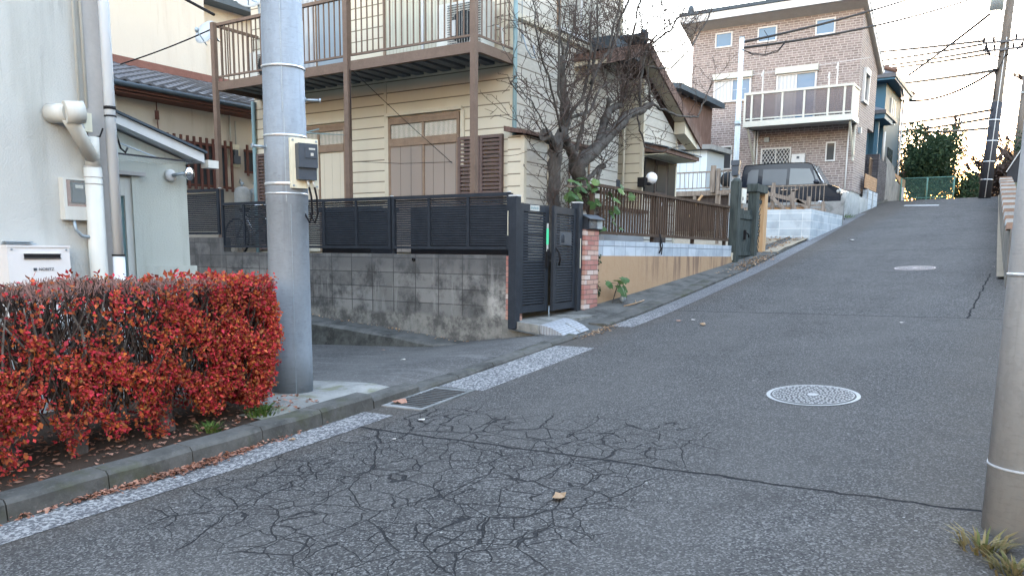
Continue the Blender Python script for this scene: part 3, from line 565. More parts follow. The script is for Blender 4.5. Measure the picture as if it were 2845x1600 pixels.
litter('litter_scrap', 'small white scrap on the cracked asphalt below the grate', -4.28, -1.72, .022, M['paper'], 'litter', 7, .2)
litter('litter_scrap', 'white scrap on the upper road beside the pale block wall', 13.6, -1.55, .11, M['paper'], 'litter', 7, .3)
litter('litter_scrap', 'pale scrap on the road to the right of the reddish manhole cover', 8.2, -4.95, .05, M['paper'], 'litter', 7, .3)
litter('litter_scrap', 'pale scrap in the middle of the seam across the road', 2.0, -4.3, .05, M['paper'], 'litter', 7, .2)
litter('dead_leaf', 'brown curled leaf caught on the drain grate', -3.35, -.98, .09, M['dryleaf'], 'leaf', 9, .4)
litter('dead_leaf', 'pale leaf on the kerb edge below the steel pole', -4.62, -1.0, .04, M['tanleaf'], 'leaf', 8, .4)
litter('dead_leaf', 'pinkish leaf on the lane near the footing of the block wall', -.95, 1.35, .05, M['dryleaf'], 'leaf', 8, .4, zl(-.95, 1.35))
tag(MB().hexa([(26.2, -1.05, zr(26.2, -1)+.004), (26.5, -1.05, zr(26.5, -1)+.004), (25.9, -2.3, zr(25.9, -2)+.004), (25.6, -2.3, zr(25.6, -2)+.004)]+[(26.2, -1.05, zr(26.2, -1)+.009), (26.5, -1.05, zr(26.5, -1)+.009), (25.9, -2.3, zr(25.9, -2)+.009), (25.6, -2.3, zr(25.6, -2)+.009)]).build('painted_bar', M['white']), kind='structure')

# ------------------------------------------------------------------ left house
t = H = thing('stucco_house', 'pale stucco house behind the red hedge with a low lean-to and teal glass door', 'house', (-6, 2.5, 0))
part('wall', M['stucco'], t, lambda m: m.box(-14, -4.60, 1.2, 6, -.6, 6.2))
part('corner_strip', M['graytrim'], t, lambda m: m.box(-4.78, -4.595, 1.185, 1.199, -.2, 6.2))
part('roof', M['roofdk'], t, lambda m: m.box(-14.4, -4.2, .8, 6.5, 6.2, 6.4))
def ext(m):
    m.prism([(-4.60, 2.0, -.4), (-3.27, 2.0, -.4), (-3.27, 2.0, 2.42), (-4.60, 2.0, 2.80)], (0, 2.2, 0))
part('annexe', M['stucco_g'], t, ext)
rf = part('annexe_roof', M['white'], t, lambda m: m.prism([(-4.62, 1.86, 2.83), (-3.14, 1.86, 2.405), (-3.14, 1.86, 2.50), (-4.62, 1.86, 2.925)], (0, 2.5, 0)))
part('roof_edge', M['roofdk'], rf, lambda m: m.prism([(-4.64, 1.83, 2.927), (-3.12, 1.83, 2.502), (-3.12, 1.83, 2.525), (-4.64, 1.83, 2.95)], (0, 2.5, 0)))
part('gutter_end', M['offwhite'], rf, lambda m: m.box(-3.11, -2.98, 1.84, 1.96, 2.36, 2.44))
part('plinth', M['stucco_g'], t, lambda m: m.box(-3.92, -3.22, 1.955, 2.0, -.3, 1.335))
d = part('door', M['tealglass'], t, lambda m: m.box(-4.36, -4.005, 1.975, 2.0, .15, 2.01))
part('door_frame', M['offwhite'], d, lambda m: (m.box(-4.005, -3.935, 1.95, 1.999, .1, 2.19), m.box(-4.36, -4.006, 1.95, 1.974, 2.015, 2.19)))
part('door_post', M['stucco_g'], t, lambda m: m.box(-3.934, -3.86, 1.93, 1.999, .1, 2.21))
part('lintel', M['graytrim'], t, lambda m: m.box(-4.5, -3.80, 1.90, 1.998, 2.215, 2.25))
c = part('glass_canopy', M['clear'], t, lambda m: m.hexa([(-4.5, 1.35, 2.335), (-3.66, 1.35, 2.335), (-3.56, 1.999, 2.355), (-4.5, 1.999, 2.355), (-4.5, 1.35, 2.343), (-3.66, 1.35, 2.343), (-3.56, 1.999, 2.363), (-4.5, 1.999, 2.363)]))
part('stay_rod', M['bolt'], c, lambda m: m.tube([(-4.42, 1.99, 2.62), (-3.95, 1.45, 2.35)], .006, 6))
part('canopy_rim', M['darkshed'], c, lambda m: m.bar((-4.5, 1.345, 2.34), (-3.66, 1.345, 2.34), .012, .016))
p = part('downpipe', M['pipe'], t, lambda m: m.tube([(-4.645, 1.07, 6.1), (-4.645, 1.07, 1.45)], .043, 14))
part('downpipe_foot', M['pipe'], p, lambda m: m.tube([(-4.645, 1.07, 1.449), (-4.645, 1.07, -.1)], .05, 14))
part('pipe_clip', M['black'], p, lambda m: (m.cyl((-4.645, 1.07, 2.66), (-4.645, 1.07, 2.685), .049), m.cyl((-4.645, 1.07, 2.60), (-4.645, 1.07, 2.612), .049), m.cyl((-4.645, 1.07, 1.44), (-4.645, 1.07, 1.455), .054)))
f = part('flue', M['offwhite'], t, lambda m: (m.tube([(-5.08, 1.2, 2.575), (-5.02, 1.02, 2.575)], .075, 18), m.tube([(-4.925, .985, 2.59), (-5.06, 1.02, 2.575)], .088, 18), m.tube([(-5.03, 1.03, 2.55), (-4.97, 1.06, 2.49), (-4.80, 1.10, 2.235)], .058, 16), m.tube([(-4.80, 1.11, 2.42), (-4.80, 1.11, 2.18)], .060, 16), m.tube([(-4.795, 1.125, 2.18), (-4.795, 1.125, -.1)], .072, 16)))
part('flue_rings', M['graytrim'], f, lambda m: [m.cyl((-4.795, 1.125, z), (-4.795, 1.125, z+.006), .075, n=16) for z in (2.175, 2.09, 2.035)])
part('conduit', M['offwhite'], t, lambda m: [m.tube([(x, 1.165, 6.1), (x+.01, 1.165, z)], .012, 8) for x, z in ((-4.86, 2.62), (-4.80, 2.66))])
part('conduit_box', M['board'], t, lambda m: m.box(-4.86, -4.79, 1.10, 1.184, 2.46, 2.61))
part('hanging_cable', M['wire'], t, lambda m: (m.tube([(-4.58, 1.17, 6), (-4.57, 1.17, 2.9), (-4.56, 1.15, 2.5), (-4.53, 1.13, 2.36), (-4.49, 1.13, 2.33), (-4.46, 1.14, 2.37)], .009, 6), m.tube([(-4.90, 1.17, 2.47), (-4.83, 1.08, 2.41), (-4.74, 1.08, 2.43), (-4.70, 1.1, 2.50)], .007, 6)))
part('vent_hood', M['graytrim'], t, lambda m: m.prism([(-4.95, 1.19, 2.62), (-4.87, 1.19, 2.62), (-4.86, 1.08, 2.48), (-4.95, 1.08, 2.48)], (0, .005, -.0)))
t = thing('electric_meter', 'smart meter in a white wall cabinet with a reddish lining on the pale stucco house', 'electric meter', (-4.92, 1.2, 1.9))
part('cabinet', M['offwhite'], t, lambda m: (m.box(-5.05, -4.79, 1.13, 1.20, 1.735, 1.845), m.box(-5.05, -5.025, 1.13, 1.20, 1.8455, 2.075), m.box(-4.805, -4.79, 1.13, 1.20, 1.8455, 2.075), m.box(-5.0245, -4.8055, 1.13, 1.20, 2.06, 2.075)))
part('lining', M['copper'], t, lambda m: (m.box(-5.0245, -4.8055, 1.185, 1.199, 1.8455, 2.0595), m.box(-5.0245, -4.99, 1.135, 1.184, 1.8455, 2.0595), m.box(-4.828, -4.8055, 1.135, 1.184, 1.8455, 2.0595), m.box(-4.9895, -4.8285, 1.135, 1.184, 1.8455, 1.865)))
b = part('meter', M['meterdk'], t, lambda m: (m.box(-4.965, -4.85, 1.14, 1.184, 1.93, 2.04), m.box(-4.975, -4.84, 1.132, 1.184, 1.88, 1.945)))
part('display', M['offwhite'], b, lambda m: m.box(-4.945, -4.88, 1.136, 1.139, 1.995, 2.022))
part('window_pane', M['clear'], t, lambda m: m.box(-5.024, -4.806, 1.1305, 1.1315, 1.846, 2.0595))
part('conduit', M['bolt'], t, lambda m: m.tube([(-4.97, 1.15, 1.735), (-4.965, 1.14, 1.66), (-4.92, 1.13, 1.605), (-4.85, 1.12, 1.595), (-4.79, 1.12, 1.60)], .014, 8))
t = thing('water_heater', 'grey gas water heater panel with a dark exhaust slot above the hedge', 'water heater', (-5.32, 1.2, 1.2))
part('casing', plain('pearl_grey_enamel', (.56, .56, .57), .35, .04, 4, .1), t, lambda m: (m.box(-5.57, -5.09, 1.03, 1.199, .9, 1.52), m.box(-5.575, -5.085, 1.024, 1.1, 1.507, 1.523)))
part('exhaust_slot', M['black'], t, lambda m: m.box(-5.45, -5.17, 1.022, 1.029, 1.425, 1.452)); part('slot_rim', M['chrome'], t, lambda m: (m.box(-5.455, -5.165, 1.019, 1.029, 1.453, 1.459), m.box(-5.455, -5.165, 1.019, 1.029, 1.418, 1.424)))
part_each('screw', M['bolt'], t, [lambda m, x=x: m.cyl((x, 1.02, 1.49), (x, 1.03, 1.49), .007) for x in (-5.54, -5.12)])
def text_mesh(name, s, size, loc, rot, mat, parent, ext=.001, sx=1.):
    cu = bpy.data.curves.new(name, 'FONT'); cu.body = s; cu.size = size; cu.extrude = ext; cu.align_x = 'CENTER'; cu.align_y = 'CENTER'
    o = bpy.data.objects.new(name, cu); C.objects.link(o); dg = bpy.context.evaluated_depsgraph_get()
    me = bpy.data.meshes.new_from_object(o.evaluated_get(dg)); C.objects.unlink(o); bpy.data.objects.remove(o)
    mt = Matrix.Translation(loc) @ rot.to_4x4() @ Matrix.Diagonal((sx, 1, 1, 1)); me.transform(mt)
    off = root_loc(parent) if parent else Vector((0, 0, 0)); me.transform(Matrix.Translation(-off)); me.materials.clear(); me.materials.append(mat); me.name = name
    q = bpy.data.objects.new(name, me); C.objects.link(q); q.parent = parent; return q
ROT_V = Matrix(((1, 0, 0), (0, 0, -1), (0, 1, 0)))          # text on a wall that faces the road (-Y), reading along +X
ROT_U = Matrix(((0, 0, -1), (-1, 0, 0), (0, 1, 0)))         # text on a wall that faces downhill (-X), reading along -Y
text_mesh('maker_mark', 'NORITZ', .032, (-5.285, 1.026, 1.335), ROT_V, M['meterdk'], t)
part('maker_badge', M['meterdk'], t, lambda m: m.box(-5.385, -5.36, 1.026, 1.029, 1.324, 1.346))
part('top_bracket', M['bolt'], t, lambda m: (m.box(-5.52, -5.31, 1.15, 1.199, 1.545, 1.553), m.box(-5.53, -5.30, 1.12, 1.199, 1.532, 1.538)))
t = thing('floodlight', 'round wall floodlight at the right edge of the lean-to', 'lamp', (-3.4, 1.95, 2.27))
part('wall_base', M['white'], t, lambda m: m.lathe([(0, 0), (.06, 0), (.062, .03), (.045, .05), (0, .05)], (-3.47, 2.0, 2.255), (0, -1, 0)))
part('arm', M['bolt'], t, lambda m: m.tube([(-3.47, 1.95, 2.255), (-3.40, 1.88, 2.275), (-3.36, 1.88, 2.28)], .017, 8))
part('lamp_head', M['chrome'], t, lambda m: m.lathe([(0, 0), (.03, .0), (.065, .05), (.07, .07), (.06, .075), (.03, .095), (0, .1)], (-3.345, 1.92, 2.28), (.3, -1, 0)))

# ------------------------------------------------------------------ red hedge
t = thing('red_hedge', 'clipped hedge with red and orange autumn leaves along the kerb', 'hedge', (-5.6, -.15, .1))
HZ0, HTOP = .12, 1.285
def htop(u): return HTOP+.018*math.sin(u*3.1)+.012*math.sin(u*7.7+1)+max(0, (u+5.5)*.012)
def hfront(u, z): return -.52+.03*math.sin(u*2.3+z*4)+.10*max(0, .5-z)
def hend(z): return -4.27-.10*max(0, 1.3-z)-1.0*max(0, .42-z)+.03*math.sin(z*9)
tb = [(-6.22, -.22, .05), (-5.86, -.30, .062), (-5.80, -.12, .05), (-5.17, -.26, .072), (-4.72, -.05, .05), (-6.9, -.2, .06), (-4.45, .12, .045)]
stems = MB(); twigs = MB(); tips = []
for i, (u, v, r) in enumerate(tb):
    z0 = bz(u)-.05; m = MB(); lean = R_.uniform(-.08, .08)
    m.tube([(u, v, z0-.08), (u+lean*.3, v, z0+.08), (u+lean*.6, v+.01, z0+.2), (u+lean, v+.02, z0+.34)], [r*1.35, r, r*.95, r*1.2], 10); m.build('trunk', M['stem'], t)
    for k in range(11):
        a = R_.uniform(0, 6.28); p = Vector((u+lean, v+.02, z0+.30)); pts = [p.copy()]; d = Vector((math.cos(a)*.75, math.sin(a)*.4, .75))
        for q in range(6):
            p = p+d.normalized()*.16; d = d+Vector((R_.gauss(0, .3), R_.gauss(0, .22), .22)); p.x = min(p.x, hend(p.z)-.05); p.y = max(-.45, min(.16, p.y)); p.z = min(p.z, htop(p.x)-.05); pts.append(p.copy())
        stems.tube(pts, [r*.38, r*.30, r*.24, r*.19, r*.15, r*.11, .005], 6)
# thin upright twigs through the body, thicker thatch near the clipped top
for i in range(5600):
    u = R_.uniform(-8.2, -4.2); z = R_.uniform(.35, 1.2); v = R_.uniform(-.46, .16); 
    if u > hend(z)-.04: continue
    l = R_.uniform(.10, .3); d = Vector((R_.gauss(0, .35), R_.gauss(0, .35), 1)).normalized(); p = Vector((u, v, z)); q = p+d*l; q.z = min(q.z, htop(u)-.01)
    twigs.tube([p, (p+q)/2+Vector((R_.gauss(0, .012), R_.gauss(0, .012), 0)), q], [.006, .005, .0025], 3, False)
thatch = MB()
for i in range(5200):
    u = R_.uniform(-8.2, -4.29); v = R_.uniform(-.50, .22); zt = htop(u); l = R_.uniform(.03, .09); p = Vector((u, v, zt-l*.9-R_.uniform(0, .05))); d = Vector((R_.gauss(0, .45), R_.gauss(0, .45), 1)).normalized()
    thatch.tube([p, p+d*l], [.0035, .0018], 3, False)
stems.build('stem', M['stem'], t); twigs.build('twigs', M['twig'], t); thatch.build('clipped_tips', M['drytwig'], t)
leaves = MB()
def whorl(c, out, n, s):
    out = Vector(out).normalized(); a = out.orthogonal().normalized(); b = out.cross(a); ph = R_.uniform(0, 6.28)
    for k in range(n):
        t_ = ph+6.28318*k/n+R_.gauss(0, .2); d = (a*math.cos(t_)+b*math.sin(t_))*R_.uniform(.4, 1.0)+out*R_.uniform(-.1, 1.0)+Vector((R_.gauss(0, .3), R_.gauss(0, .3), R_.gauss(0, .3))); l = s*R_.uniform(.6, 1.35); leafquad(leaves, Vector(c)+Vector((R_.gauss(0, .012), R_.gauss(0, .012), R_.gauss(0, .014))), d, l*R_.uniform(.55, .75), l, out+Vector((R_.gauss(0, .3), R_.gauss(0, .3), R_.gauss(0, .3))), R_.uniform(0, .35))
def dens(u, z):       # thin and twiggy at the upper left, thick at the right end and the middle band
    a = .12+.70*max(0, min(1, (u+5.5)/.9)); band = math.exp(-((z-.55)/.27)**2); d = max(a, .50*band+.10)
    n = math.sin(u*9.1+z*5)*math.sin(u*4.3-z*8.7+1.3)+.5*math.sin(u*17+z*13)
    d *= max(.04, .62+.62*n)
    if z > 1.13: d *= max(.3, 1-(z-1.17)*6)+ (.5 if u > -4.75 else 0)
    return max(.03, min(1, d))
cnt = 0
while cnt < 11500:
    side = R_.random(); 
    if side < .70: u = R_.uniform(-7.9, -4.0); z = R_.uniform(.06, htop(u)); v = hfront(u, z)+abs(R_.gauss(0, .07)); o = (R_.gauss(0, .5), -1, R_.gauss(.25, .5))
    elif side < .86: z = R_.uniform(.3, HTOP+.02); v = R_.uniform(-.5, .2); u = hend(z)-abs(R_.gauss(0, .06)); o = (1, R_.gauss(-.2, .5), R_.gauss(.2, .5))
    else: u = R_.uniform(-7.9, -4.0); v = R_.uniform(-.4, .2); z = R_.uniform(.3, htop(u)-.12); o = (R_.gauss(0, 1), R_.gauss(0, 1), R_.gauss(.3, 1))
    if u > hend(z)+.02: continue
    lowlim = .05+max(.30*math.exp(-((u-q)/.09)**2) for q in (-6.15, -5.83, -5.15, -4.70))+.08*math.sin(u*11)
    if z < bz(u)+lowlim: continue
    if R_.random() > dens(u, z): continue
    whorl((u, v, z), o, R_.choice((4, 5, 5, 6)), R_.uniform(.021, .037)); cnt += 1
for i in range(420):     # a few survivors on the clipped top
    u = R_.uniform(-7.9, -4.3); 
    if R_.random() > .12+.9*max(0, (u+5.2)/.9): continue
    whorl((u, R_.uniform(-.5, .2), htop(u)+R_.uniform(-.03, .015)), (R_.gauss(0, .4), R_.gauss(0, .4), 1), 5, .042)
leaves.build('foliage', M['redleaf'], t)

# ------------------------------------------------------------------ near poles
t = thing('utility_pole', 'thick grey steel utility pole at the corner of the lane beside the hedge', 'utility pole', (-3.70, .0, zr(-3.7, 0)+.05))
PX, PY = -3.70, .0; PB = zl(-3.7, 0)+.02
prt = lambda z: .183-.0022*z
def sh(m):
    zs = [PB, .6, 1.9, 1.905, 2.65, 2.655, 3.45, 3.455, 9.5]
    m.tube([(PX, PY, z) for z in zs], [prt(0), prt(.6), prt(1.9), prt(1.9)+.004, prt(2.65)+.004, prt(2.65), prt(3.45), prt(3.45)-.004, prt(9.5)], 40)
part('shaft', M['pole'], t, sh)
part('seam', M['bolt'], t, lambda m: [m.bar((PX+(prt(z0)+.0045)*c, PY+(prt(z0)+.0045)*s_, z0), (PX+(prt(z1)+.0045)*c, PY+(prt(z1)+.0045)*s_, z1), .005, .004, (c, s_, 0)) for (z0, z1, an) in ((PB, 1.9, 4.15), (1.92, 2.64, 3.95), (2.67, 5, 3.9)) for c, s_ in ((math.cos(an), math.sin(an)),)])
for z, w in ((3.04, .018), (2.47, .018), (2.06, .026), (1.985, .013)):
    part('band', M['band'], t, lambda m: m.lathe([(prt(z)+.005, z), (prt(z)+.009, z), (prt(z)+.009, z+w), (prt(z)+.005, z+w)], (PX, PY, 0), n=32))
vx, vy = .541, -.84      # screen-right on plan
for z, sgn in ((3.63, -.75), (2.38, -.62), (2.80, 1)):
    a = Vector((vx*sgn-.832*(.55 if sgn < 0 else -.2), vy*sgn-.535*(.55 if sgn < 0 else -.2), 0)).normalized(); p = Vector((PX, PY, z))
    part('step_bolt', M['bolt'], t, lambda m: (m.tube([p+a*.15, p+a*.30], .011, 8), m.cyl(p+a*.295, p+a*.31, .019, n=8), m.cyl(p+a*.165, p+a*.185, .022, n=8)))
t = thing('electric_meter', 'dark smart meter on a mouldy cream board strapped to the steel pole', 'electric meter', (PX-.1, PY-.2, 2.3))
ma = Vector((-.35, -.94, 0)).normalized(); mr = Vector((.94, -.35, 0)).normalized(); mc = Vector((PX, PY, 2.245))+ma*.195+mr*.085
def obb(m, c, w, d, h):
    a = mr*w/2; b = ma*d/2; z = Vector((0, 0, h/2)); m.hexa([c-a+b-z, c+a+b-z, c+a-b-z, c-a-b-z, c-a+b+z, c+a+b+z, c+a-b+z, c-a-b+z])
part('board', M['board'], t, lambda m: obb(m, mc, .25, .035, .42))
b = part('meter', M['meterdk'], t, lambda m: (obb(m, mc+ma*.055+Vector((0, 0, .06)), .17, .085, .20), obb(m, mc+ma*.045+Vector((0, 0, -.075)), .165, .065, .13), obb(m, mc+ma*.075+Vector((0, 0, .085))+mr*.02, .10, .06, .09)))
part('display', M['offwhite'], b, lambda m: (obb(m, mc+ma*.107+mr*.03+Vector((0, 0, .115)), .055, .004, .014), obb(m, mc+ma*.107+mr*.03+Vector((0, 0, .07)), .025, .004, .025)))
part_each('screw', M['bolt'], t, [lambda m, sx=sx, sz=sz: m.cyl(mc+mr*sx*.105+Vector((0, 0, sz*.19)), mc+mr*sx*.105+Vector((0, 0, sz*.19))+ma*.024, .009, n=8) for sx in (-1, 1) for sz in (-1, 1)])
part('cable', M['wire'], t, lambda m: [m.tube([mc+ma*.05+mr*x+Vector((0, 0, -.14)), mc+ma*.06+mr*(x+.015)+Vector((0, 0, -.20)), mc+ma*.045+mr*(x+.04)+Vector((0, 0, -.28)), mc+ma*.02+mr*(x+.055)+Vector((0, 0, -.42)), mc-ma*.02+mr*(x+.045)+Vector((0, 0, -.5)), mc-ma*.06+mr*(x+.02)+Vector((0, 0, -.42))], .009, 7) for x in (.0, .05)])
part('cable_sleeve', M['offwhite'], t, lambda m: [m.tube([mc+ma*.05+mr*x+Vector((0, 0, -.13)), mc+ma*.06+mr*(x+.015)+Vector((0, 0, -.20))], .0105, 7) for x in (.0, .05)])
QX, QY = -4.275, -5.672; QB = zr(QX, QY)-.05
t = thing('utility_pole', 'pale concrete utility pole at the right edge of the road in the foreground', 'utility pole', (QX, QY, QB))
qr = lambda z: .180-.0066*z
part('shaft', M['cpole'], t, lambda m: m.tube([(QX, QY, z) for z in (QB, 2, 4, 8.5)], [qr(QB), qr(2), qr(4), qr(8.5)], 40))
for z in (.52, 1.42): part('band', M['band'] if z > 1 else M['cpole'], t, lambda m: m.lathe([(qr(z), z), (qr(z)+.004, z), (qr(z)+.004, z+.014), (qr(z), z+.014)], (QX, QY, 0), n=36))
# ------------------------------------------------------------------ block wall and slatted fence
t = thing('block_wall', 'stained dark concrete block retaining wall below the slatted fence', 'wall', (0, 3, 0))
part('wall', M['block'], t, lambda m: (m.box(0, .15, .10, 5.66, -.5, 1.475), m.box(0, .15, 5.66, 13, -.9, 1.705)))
part('brick_edge', M['redbrick'], t, lambda m: m.box(-.012, .15, -.05, .099, .64, 1.465))
part('base', M['ledge'], t, lambda m: m.box(-.02, .16, -.06, .0985, .1, .639))
part('ledge_pipe', M['black'], t, lambda m: m.lathe([(.022, 0), (.022, .03)], (0.0, 1.62, 1.40), (-1, 0, 0), 10))
t = thing('slatted_fence', 'blue-black slatted aluminium fence on the stained block wall', 'fence', (.05, 3, 1.5))
def panel(name, v0, v1, z0, z1, u, par, pitch=.031, mids=1):
    def fn(m):
        m.box(u-.018, u+.018, v0, v0+.045, z0, z1); m.box(u-.018, u+.018, v1-.045, v1, z0, z1)
        m.box(u-.022, u+.022, v0+.0455, v1-.0455, z1-.045, z1); m.box(u-.022, u+.022, v0+.0455, v1-.0455, z0, z0+.04)
        for k in range(mids):
            v = v0+(v1-v0)*(k+1)/(mids+1); m.box(u-.018, u+.004, v-.02, v+.02, z0+.041, z1-.046)
        z = z0+.055
        while z < z1-.065: m.hexa([(u+.006, v0+.046, z), (u+.016, v0+.046, z-.004), (u+.016, v1-.046, z-.004), (u+.006, v1-.046, z), (u+.006, v0+.046, z+.0225), (u+.016, v0+.046, z+.0185), (u+.016, v1-.046, z+.0185), (u+.006, v1-.046, z+.0225)]); z += pitch
    return part(name, M['slat'], par, fn)
for v0, v1, md in ((.07, 2.03, 2), (2.06, 4.02, 2), (4.05, 5.70, 2)): panel('panel', v0, v1, 1.545, 2.262, .03, t, mids=md)
for v0, v1 in ((5.76, 7.5), (7.53, 9.3)): panel('panel', v0, v1, 1.757, 2.495, .03, t, mids=1)
for v in (.09, 2.045, 4.035, 5.73, 7.515):
    part('post', M['slat'], t, lambda m: m.box(.055, .095, v-.02, v+.02, 1.45, 2.255+(.23 if v > 5.72 else 0)))
    part('cap_clip', M['white'], t, lambda m: m.box(.01, .05, v-.018, v+.018, 2.264+(.233 if v > 5.72 else 0), 2.276+(.233 if v > 5.72 else 0)))
part('reflector_strip', M['board'], t, lambda m: m.box(.008, .0115, .085, .098, 1.72, 2.03))
t = thing('slatted_fence', 'farther slatted fence behind the first, beside the gas cylinders', 'fence', (.9, 8.2, 1.5))
panel('panel', 7.95, 9.6, 1.6, 2.72, .9, t); panel('panel', 6.2, 7.9, 1.6, 2.72, 2.6, t)
# things standing in the yard behind the slats
t = thing('storage_chest', 'dark grey storage chest half seen through the slatted fence', 'storage chest', (.7, 3.25, 1.4))
part('body', M['darkshed'], t, lambda m: m.box(.35, .95, 2.75, 3.75, 1.40, 2.10)); part('lid', M['meterdk'], t, lambda m: m.box(.32, .98, 2.72, 3.78, 2.101, 2.16))
t = thing('backing', 'long dark planter box added behind the right part of the slatted fence', 'backing', (.6, 1.3, 1.4))
part('backing_block', M['darkshed'], t, lambda m: m.box(.36, .84, .30, 1.98, 1.40, 2.12)); part('soil', M['soil'], t, lambda m: m.box(.38, .82, .34, 1.94, 2.121, 2.14))  # dark screen put in so the fence's right panels look dark
t = thing('bicycle', 'bicycle half hidden behind the left end of the slatted fence', 'bicycle', (.55, 5.3, 1.4))
for v in (4.95, 6.0): part('wheel', M['tyre'], t, lambda m: (m.tube([(.55, v+.31*math.cos(a), 1.72+.31*math.sin(a)) for a in frange(0, 6.2832, 25)], .018, 6, False), [m.cyl((.55, v, 1.72), (.55, v+.3*math.cos(a), 1.72+.3*math.sin(a)), .0025, n=4) for a in frange(0, 5.9, 14)]))
part('frame', M['chrome'], t, lambda m: [m.cyl(a, b, .014, n=8) for a, b in (((.55, 4.95, 1.72), (.55, 5.15, 2.1)), ((.55, 5.15, 2.1), (.55, 5.55, 1.75)), ((.55, 5.55, 1.75), (.55, 6.0, 1.72)), ((.55, 5.75, 2.1), (.55, 6.0, 1.72)), ((.55, 5.55, 1.75), (.55, 5.75, 2.1)), ((.55, 5.17, 2.08), (.55, 5.72, 2.05)))])
part('saddle', M['black'], t, lambda m: m.ball((.55, 5.78, 2.18), .11, (.6, 1.2, .35), 10, 6)); part('handlebar', M['chrome'], t, lambda m: m.tube([(.30, 5.3, 2.22), (.45, 5.18, 2.25), (.55, 5.13, 2.22), (.65, 5.18, 2.25), (.80, 5.3, 2.22)], .012, 8))

# ------------------------------------------------------------------ black double gate, step, brick pillar, letter box
tag(MB().hexa([(-.06, -.46, .2), (2.18, -.46, .2), (2.18, .12, .2), (-.06, .12, .2), (-.06, -.42, .615), (2.18, -.42, .66), (2.18, .12, .685), (-.06, .12, .655)]).build('step', M['step'], base=(0, 0, 0)), 'concrete threshold step under the black double gate', 'step')
t = thing('double_gate', 'black louvred double gate with a bright green strap on its handle', 'gate', (.8, -.05, .65))
for x0, x1, zb, zt in ((-.105, .005, .55, 2.2), (1.545, 1.655, .66, 2.21)):
    q = part('post', M['slat'], t, lambda m: m.box(x0, x1, -.105, .005, zb, zt)); part('cap', M['white'], q, lambda m: m.box(x0-.004, x1+.004, -.109, .009, zt+.001, zt+.018))
def leaf(x0, x1, swing=0.):
    def W_(x, d): return (x, -.05+d+(x-(x0 if swing < 0 else x1))*swing)
    def bx(m, a, b, d0, d1, z0, z1):
        p = [W_(a, d0), W_(b, d0), W_(b, d1), W_(a, d1)]; m.hexa([(x, y, z0) for x, y in p]+[(x, y, z1) for x, y in p])
    q = part('leaf', M['slat'], t, lambda m: (bx(m, x0, x0+.085, -.02, .02, .735, 2.13), bx(m, x1-.085, x1, -.02, .02, .735, 2.13), bx(m, x0+.086, x1-.086, -.019, .019, 2.03, 2.125), bx(m, x0+.086, x1-.086, -.019, .019, .74, .83)))
    def lv(m):
        z = .845
        while z < 2.02:
            p = [W_(x0+.0865, -.012), W_(x1-.0865, -.012), W_(x1-.0865, .008), W_(x0+.0865, .008)]
            m.hexa([(p[0][0], p[0][1], z), (p[1][0], p[1][1], z), (p[2][0], p[2][1], z+.016), (p[3][0], p[3][1], z+.016), (p[0][0], p[0][1], z+.014), (p[1][0], p[1][1], z+.014), (p[2][0], p[2][1], z+.03), (p[3][0], p[3][1], z+.03)]); z += .036
    part('louvres', M['slat'], q, lv); return q, bx
l1, bx1 = leaf(.02, .765, 0.02); l2, bx2 = leaf(.775, 1.53, .10)
part('latch', M['black'], l1, lambda m: (bx1(m, .685, .745, -.05, -.021, 1.32, 1.56), bx1(m, .66, .80, -.065, -.0505, 1.47, 1.50)))
part('pull_handle', M['black'], l2, lambda m: m.tube([(.855, -.13, 1.58), (.862, -.18, 1.52), (.88, -.19, 1.42), (.90, -.16, 1.34)], .014, 8))
part('strap', M['greenstrap'], t, lambda m: m.box(.675, .725, -.095, -.088, 1.62, 1.83)); part('strap_end', M['offwhite'], t, lambda m: (m.box(.68, .72, -.094, -.088, 1.831, 1.895), m.box(.68, .72, -.094, -.088, 1.53, 1.619)))
n = part('name_sticker', M['offwhite'], l1, lambda m: m.box(.27, .50, -.079, -.0705, 2.045, 2.115))
part('sticker_marks', M['green_pipe'], n, lambda m: [m.box(.285+.025*k, .302+.025*k, -.081, -.0795, 2.062+.006*(k % 2), 2.098-.005*(k % 3)) for k in range(8)])
part('gate_plate', M['meterdk'], l2, lambda m: (m.box(.98, 1.32, -.115, -.105, 1.62, 1.80), m.tube([(1.05, -.118, 1.65), (1.05, -.118, 1.74), (1.075, -.118, 1.765), (1.10, -.118, 1.74), (1.10, -.118, 1.65)], .008, 6)))
part('drop_bolt', M['bolt'], t, lambda m: m.cyl((.77, -.09, .55), (.77, -.09, .80), .008, n=8))
part('strike_strip', M['board'], t, lambda m: m.box(1.60, 1.615, -.109, -.106, 1.3, 1.72))
t = thing('brick_pillar', 'short pillar of pink, red and white brick tiles beside the black gate', 'pillar', (1.9, 0, .68)); part('shaft', M['redbrick'], t, lambda m: m.box(1.70, 2.12, -.135, .10, .672, 1.848))
t = thing('letter_box', 'black letter box with a sloping lid on the brick pillar', 'letter box', (1.97, -.05, 1.85))
part('body', M['slat'], t, lambda m: m.prism([(1.72, -.16, 1.85), (1.72, .12, 1.85), (1.72, .12, 2.05), (1.72, -.06, 2.05), (1.72, -.16, 2.0)], (.46, 0, 0)))
part('flap', M['meterdk'], t, lambda m: (m.box(1.745, 1.98, -.168, -.1605, 1.865, 1.985), m.hexa([(1.70, -.20, 1.99), (2.20, -.20, 1.99), (2.20, -.06, 2.055), (1.70, -.06, 2.055), (1.70, -.20, 2.0), (2.20, -.20, 2.0), (2.20, -.06, 2.067), (1.70, -.06, 2.067)])))
part('side_panel', M['bolt'], t, lambda m: m.box(1.995, 2.165, -.168, -.1605, 1.865, 1.985))
